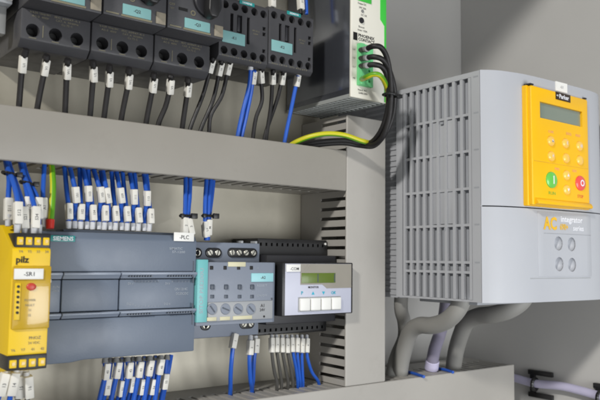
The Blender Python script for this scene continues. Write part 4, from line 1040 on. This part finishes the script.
MB().text('O', (p.x, KF - 0.0029, p.z), 0.0070, bold=0.8).build('symbol', 'printwhite', k_)
b = MB()
def kt(body, px, py, size, w=None): p = kat(px, py); b.text(body, (p.x, KF - 0.0002, p.z), size, width=w, bold=0.4)
b = MB(); kt('OK', 551, 131.8, 0.0026, 0.010); b.build('orange_lettering', 'printor', t)
b = MB(); kt('SEQ', 568.5, 134.0, 0.0026, 0.010); b.build('orange_lettering', 'printor', t)
b = MB(); kt('REF', 578, 135.7, 0.0026, 0.009); b.build('orange_lettering', 'printor', t)
b = MB(); kt('FWD', 557, 169, 0.0026, 0.008); b.build('orange_lettering', 'printor', t)
b = MB(); kt('REV', 574.5, 171, 0.0026, 0.008); b.build('orange_lettering', 'printor', t)
b = MB(); kt('RUN', 552, 193.2, 0.0034, 0.012); b.build('green_lettering', 'printgreen', t)
b = MB(); kt('STOP', 580.3, 196.5, 0.0034, 0.011); b.build('red_lettering', 'printred', t)
zl = kat(560, 164.5).z; MB().box(k0 + 0.003, k1 - 0.003, KF - 0.0004, KF + 0.0003, zl - 0.0003, zl + 0.0003).build('divider', 'printgold', t)
zl = kat(562, 202.5).z
b = MB(); b.prism([(KF + 0.001, zl - 0.0045), (KF - 0.0040, zl - 0.0040), (KF - 0.0048, zl - 0.0020), (KF - 0.0030, zl + 0.0010), (KF + 0.001, zl + 0.0026)], 'x', k0 + 0.0035, k1 - 0.0012, 0.0008); b.build('keypad_lip', 'yellow', t)
b = MB(); b.box(k0 + 0.0002, k0 + 0.006, KF + 0.001, -0.2150, kz1 + 0.0007, kz1 + 0.0022); b.box(k1 - 0.004, k1, KF + 0.001, -0.2150, kz1 + 0.0007, kz1 + 0.0022); b.build('keypad_clip', 'mpcbdk', t)
# white sticker on the top edge of the front
p = front(561, 85.5); w = 0.0100
b = MB(); b.prism([(p.x - w, yf(p.x - w) - 0.0008), (p.x + w, yf(p.x + w) - 0.0008), (p.x + w, yf(p.x + w) + 0.0004), (p.x - w, yf(p.x - w) + 0.0004)], 'z', DZ1 - 0.0095, DZ1 + 0.0004)
st = b.build('device_sticker', 'white', t)
MB().text('-U1', (p.x, yf(p.x) - 0.0010, DZ1 - 0.0046), 0.0030, bold=0.2).build('lettering', 'sitoplt', st)
# label plate on the lower cover
xa, xb = front(537.5, 245).x, front(590.5, 245).x
zt_, zb_ = front(563, 208.5).z, front(563, 276.5).z
zt_ = min(zt_, seam - 0.003)
xsn = [xa + (xb - xa) * k / 10 for k in range(11)]
def plate(x_list, z0, z1, off, name, m, inn=0.0006):
    pts = [(x, yf(x) - off) for x in x_list] + [(x, yf(x) + inn) for x in reversed(x_list)]
    return MB().prism(pts, 'z', z0, z1, 0.0002).build(name, m, t)
pt = plate(xsn, zb_, zt_, 0.0007, 'front_plate', 'drive')
zl1 = front(563, 234).z
plate(xsn[1:], zl1 - 0.0003, zl1 + 0.0003, 0.0010, 'plate_line', 'drivein')
plate([xa - 0.012 + (xb + 0.012 - xa) * k / 10 for k in range(11)], zb_ - 0.0022, zb_ - 0.0012, 0.0004, 'lower_line', 'sitoplt')
cs = []
for px, py in ((558, 243.5), (571, 244.3), (558.8, 264.2), (571.5, 264.8)):
    p = front(px, py); cs.append(p)
for ob in (pt, lo):
    c = MB()
    for p in cs:
        bb = bmesh.new(); bmesh.ops.create_uvsphere(bb, u_segments=28, v_segments=16, radius=0.0072)
        for v in bb.verts: v.co = Vector((v.co.x + p.x, v.co.y * 1.25 + yf(p.x) - 0.0012, v.co.z + p.z))
        c.merge(bb)
    cut(ob, c)
def slope_u(x): 
    e = 0.01; v = Vector((2 * e, yf(x + e) - yf(x - e), 0)); return v.normalized()
def dtext(body, px, py, size, m, name, width=None, bold=0.6):
    p = front(px, py); MB().text(body, (p.x, yf(p.x) - 0.0010, p.z), size, u=slope_u(p.x), width=width, bold=bold).build(name, m, t)
dtext('AC', 549.3, 223.3, 0.0125, 'printgold', 'gold_lettering', 0.0215, 1.2)
dtext('690+', 563.3, 227.0, 0.0062, 'printgold', 'gold_lettering', 0.0140, 0.8)
dtext('integrator', 571.0, 220.8, 0.0062, 'printwhite', 'white_lettering', 0.0385, 0.8)
dtext('series', 577.5, 228.6, 0.0056, 'printwhite', 'white_lettering', 0.0190, 0.8)

# ------------------------------------------------------------------ cables below the drive
Gc = 'thick grey cables below the drive'
def thick(px, r, m, name, lab, cat, grp=None, rid=False):
    pts = [at(*p) for p in px]; o = MB().tube(pts, r, 18, 9).build(name, m, origin=pts[0]); return tag(o, lab, cat, grp)
thick([(463, 295, -0.160), (461, 303, -0.158), (455, 313, -0.150), (445, 321.5, -0.134), (432, 325.5, -0.114), (420, 325.5, -0.095), (411, 331, -0.080), (405.5, 345, -0.068), (401, 364, -0.058), (399, 384, -0.052)], 0.0092, 'tube', 'power_cable', 'thick grey cable dipping from under the slotted side of the drive', 'cable', Gc)
thick([(527, 294, -0.165), (520, 303, -0.162), (508, 310.5, -0.152), (493, 314.5, -0.134), (479, 316, -0.112), (467, 322, -0.092), (460, 337, -0.076), (455, 356, -0.062), (452, 384, -0.052)], 0.0096, 'tube', 'power_cable', 'thick grey cable dipping from under the front of the drive', 'cable', Gc)
thick([(402, 284, -0.074), (401, 308, -0.066), (404, 322, -0.055), (404, 338, -0.046), (396, 358, -0.045), (391, 380, -0.050)], 0.0078, 'tube', 'power_cable', 'thick grey cable half hidden by the upright cable duct', 'cable', Gc)
o = thick([(447, 298, -0.115), (444, 318, -0.095), (439, 336, -0.078), (434, 352, -0.066), (431, 372, -0.056), (430, 384, -0.05)], 0.0072, 'signal', 'signal_cable', 'straight lilac grey cable with pale sleeve below the drive', 'cable')
pA, pB = at(432.5, 360.5, -0.061), at(431.4, 368.5, -0.0575); MB().cyl(pB, pA, 0.0082, 20, bev=0.0006).build('sleeve', 'lilactube', o)
for i, (x0_, y0_, x1_, y1_, lab) in enumerate(((403, 371.0, 424, 376.5, 'short blue wire end lying in a slot right of the upright duct'), (438, 368.6, 453, 372.0, 'short blue wire end lying in a slot below the lilac cable'))):
    a = az(x0_, y0_, LZ1 + 0.0016); e = az(x1_, y1_, LZ1 + 0.0016); 
    pts = [a - (e - a) * 0.5 + Vector((0, 0, -0.004)), a, (a + e) / 2 + Vector((0, 0, 0.0004)), e + Vector((0, 0, -0.0004))]
    tag(MB().tube(pts, 0.0017, 10).build('wire_end', 'blue', origin=pts[0]), lab, 'wire', 'blue wire ends on the bottom duct')
# cable along the side wall, held by black clips
cx = WX - 0.013
pts = [ax(490, 373, cx), ax(514, 378.0, cx), ax(535, 383.5, cx), ax(560, 386.0, cx), ax(580, 390.5, cx), ax(600, 396, cx), ax(640, 404, cx)]
o = MB().tube(pts, 0.0052, 16).build('side_cable', 'lilactube', origin=pts[0]); tag(o, 'pale lilac cable running along the side wall at the lower right corner', 'cable')
for i, (px, dx_) in enumerate(((542, 0), (607, 0))):
    A = [ax(px - 12 + 0.0, 371 + (px - 542) * 0.21, WX), ax(px + 12, 375.5 + (px - 542) * 0.21, WX)]
    B_ = [ax(px - 11, 393 + (px - 542) * 0.21, WX), ax(px + 12, 398.5 + (px - 542) * 0.21, WX)]
    y0_, y1_ = A[0].y, A[1].y
    zu = (A[0].z + A[1].z) / 2; zl = (B_[0].z + B_[1].z) / 2
    t = thing('cable_clip', (WX - 0.004, (y0_ + y1_) / 2, zl), ['black cable clip on the side wall beside the end of the bottom duct', 'black cable clip on the side wall cut by the right edge'][i], 'cable clip', 'black cable clips on the side wall')
    b = MB(); b.box(WX - 0.0050, WX - 0.0005, y1_, y0_, zu - 0.0030, zu + 0.0030, 0.0006); b.box(WX - 0.0050, WX - 0.0005, y1_, y0_, zl - 0.0030, zl + 0.0030, 0.0006); b.box(WX - 0.0048, WX - 0.0006, y0_ - 0.009, y0_ - 0.003, zl, zu); b.build('holder', 'black', t)
    ym = y0_ - 0.006; zm = (zu + zl) / 2; b = MB()
    pc = ax(px - 7, 384.3 + (px - 542) * 0.21, cx)
    for k in range(18):
        a0, a1 = k * math.pi / 9, (k + 1) * math.pi / 9
        b.cyl((cx + math.cos(a0) * 0.0066, pc.y, pc.z + math.sin(a0) * 0.0066), (cx + math.cos(a1) * 0.0066, pc.y, pc.z + math.sin(a1) * 0.0066), 0.0024, 6)
    b.build('strap', 'black', t)

# ------------------------------------------------------------------ cabinet roof (casts the shade at the top)
KEY = Vector((-1.70, -1.20, 1.3787))
KS = 0.776
RYF = -0.30
RZF = 0.4641 + KS * (-0.0215 - RYF)
struct('cabinet_roof', MB().box(-0.9, WX + 0.002, RYF, WY, RZF, RZF + 0.012), 'wall', 'grey painted roof of the cabinet')

# ------------------------------------------------------------------ light
def area(name, loc, target, size, power, col):
    l = bpy.data.lights.new(name, 'AREA'); l.shape = 'RECTANGLE'; l.size, l.size_y = size; l.energy = power; l.color = col
    o = bpy.data.objects.new(name, l); COL.objects.link(o); o.location = loc
    o.rotation_euler = (Vector(target) - Vector(loc)).to_track_quat('-Z', 'Y').to_euler(); return o
area('key_lamp', KEY, (0.35, -0.1, 0.25), (0.22, 0.14), KEYP, (1.0, 0.97, 0.92))
area('room_lamp', (0.50, -1.0, 0.0), (0.40, 0, 0.2), (0.5, 0.5), ROOMP, (0.96, 0.98, 1.0))
area('low_fill', (-0.40, -1.5, -0.15), (0.5, 0, 0.15), (1.0, 0.8), LOWP, (1.0, 0.98, 0.95))  # added fill in place of floor bounce, lightens undersides and wall below the drive
w = bpy.data.worlds.new('World'); scene.world = w; w.use_nodes = True
bg = w.node_tree.nodes['Background']; bg.inputs['Color'].default_value = (0.80, 0.84, 0.90, 1); bg.inputs['Strength'].default_value = WORLDS

# ------------------------------------------------------------------ camera
cam = bpy.data.cameras.new('camera'); co = bpy.data.objects.new('camera', cam); COL.objects.link(co)
cam.sensor_width = 36; cam.lens = FPX / 600 * 36; cam.clip_start = 0.01; cam.clip_end = 100
Rm = Matrix(((RX.x, -RX.y, -RX.z), (RY.x, -RY.y, -RY.z), (RZ.x, -RZ.y, -RZ.z)))
co.matrix_world = Matrix.Translation(CAM) @ Rm.to_4x4()
cam.dof.use_dof = True; cam.dof.focus_distance = 0.66; cam.dof.aperture_fstop = 13.0
scene.camera = co
scene.view_settings.view_transform = 'Standard'; scene.view_settings.look = 'None'
scene.view_settings.exposure = 0.0; scene.view_settings.gamma = 1.0
scene.cycles.pixel_filter_type = 'BLACKMAN_HARRIS'; scene.cycles.filter_width = 2.0; scene.cycles.max_bounces = 8; scene.cycles.use_denoising = True
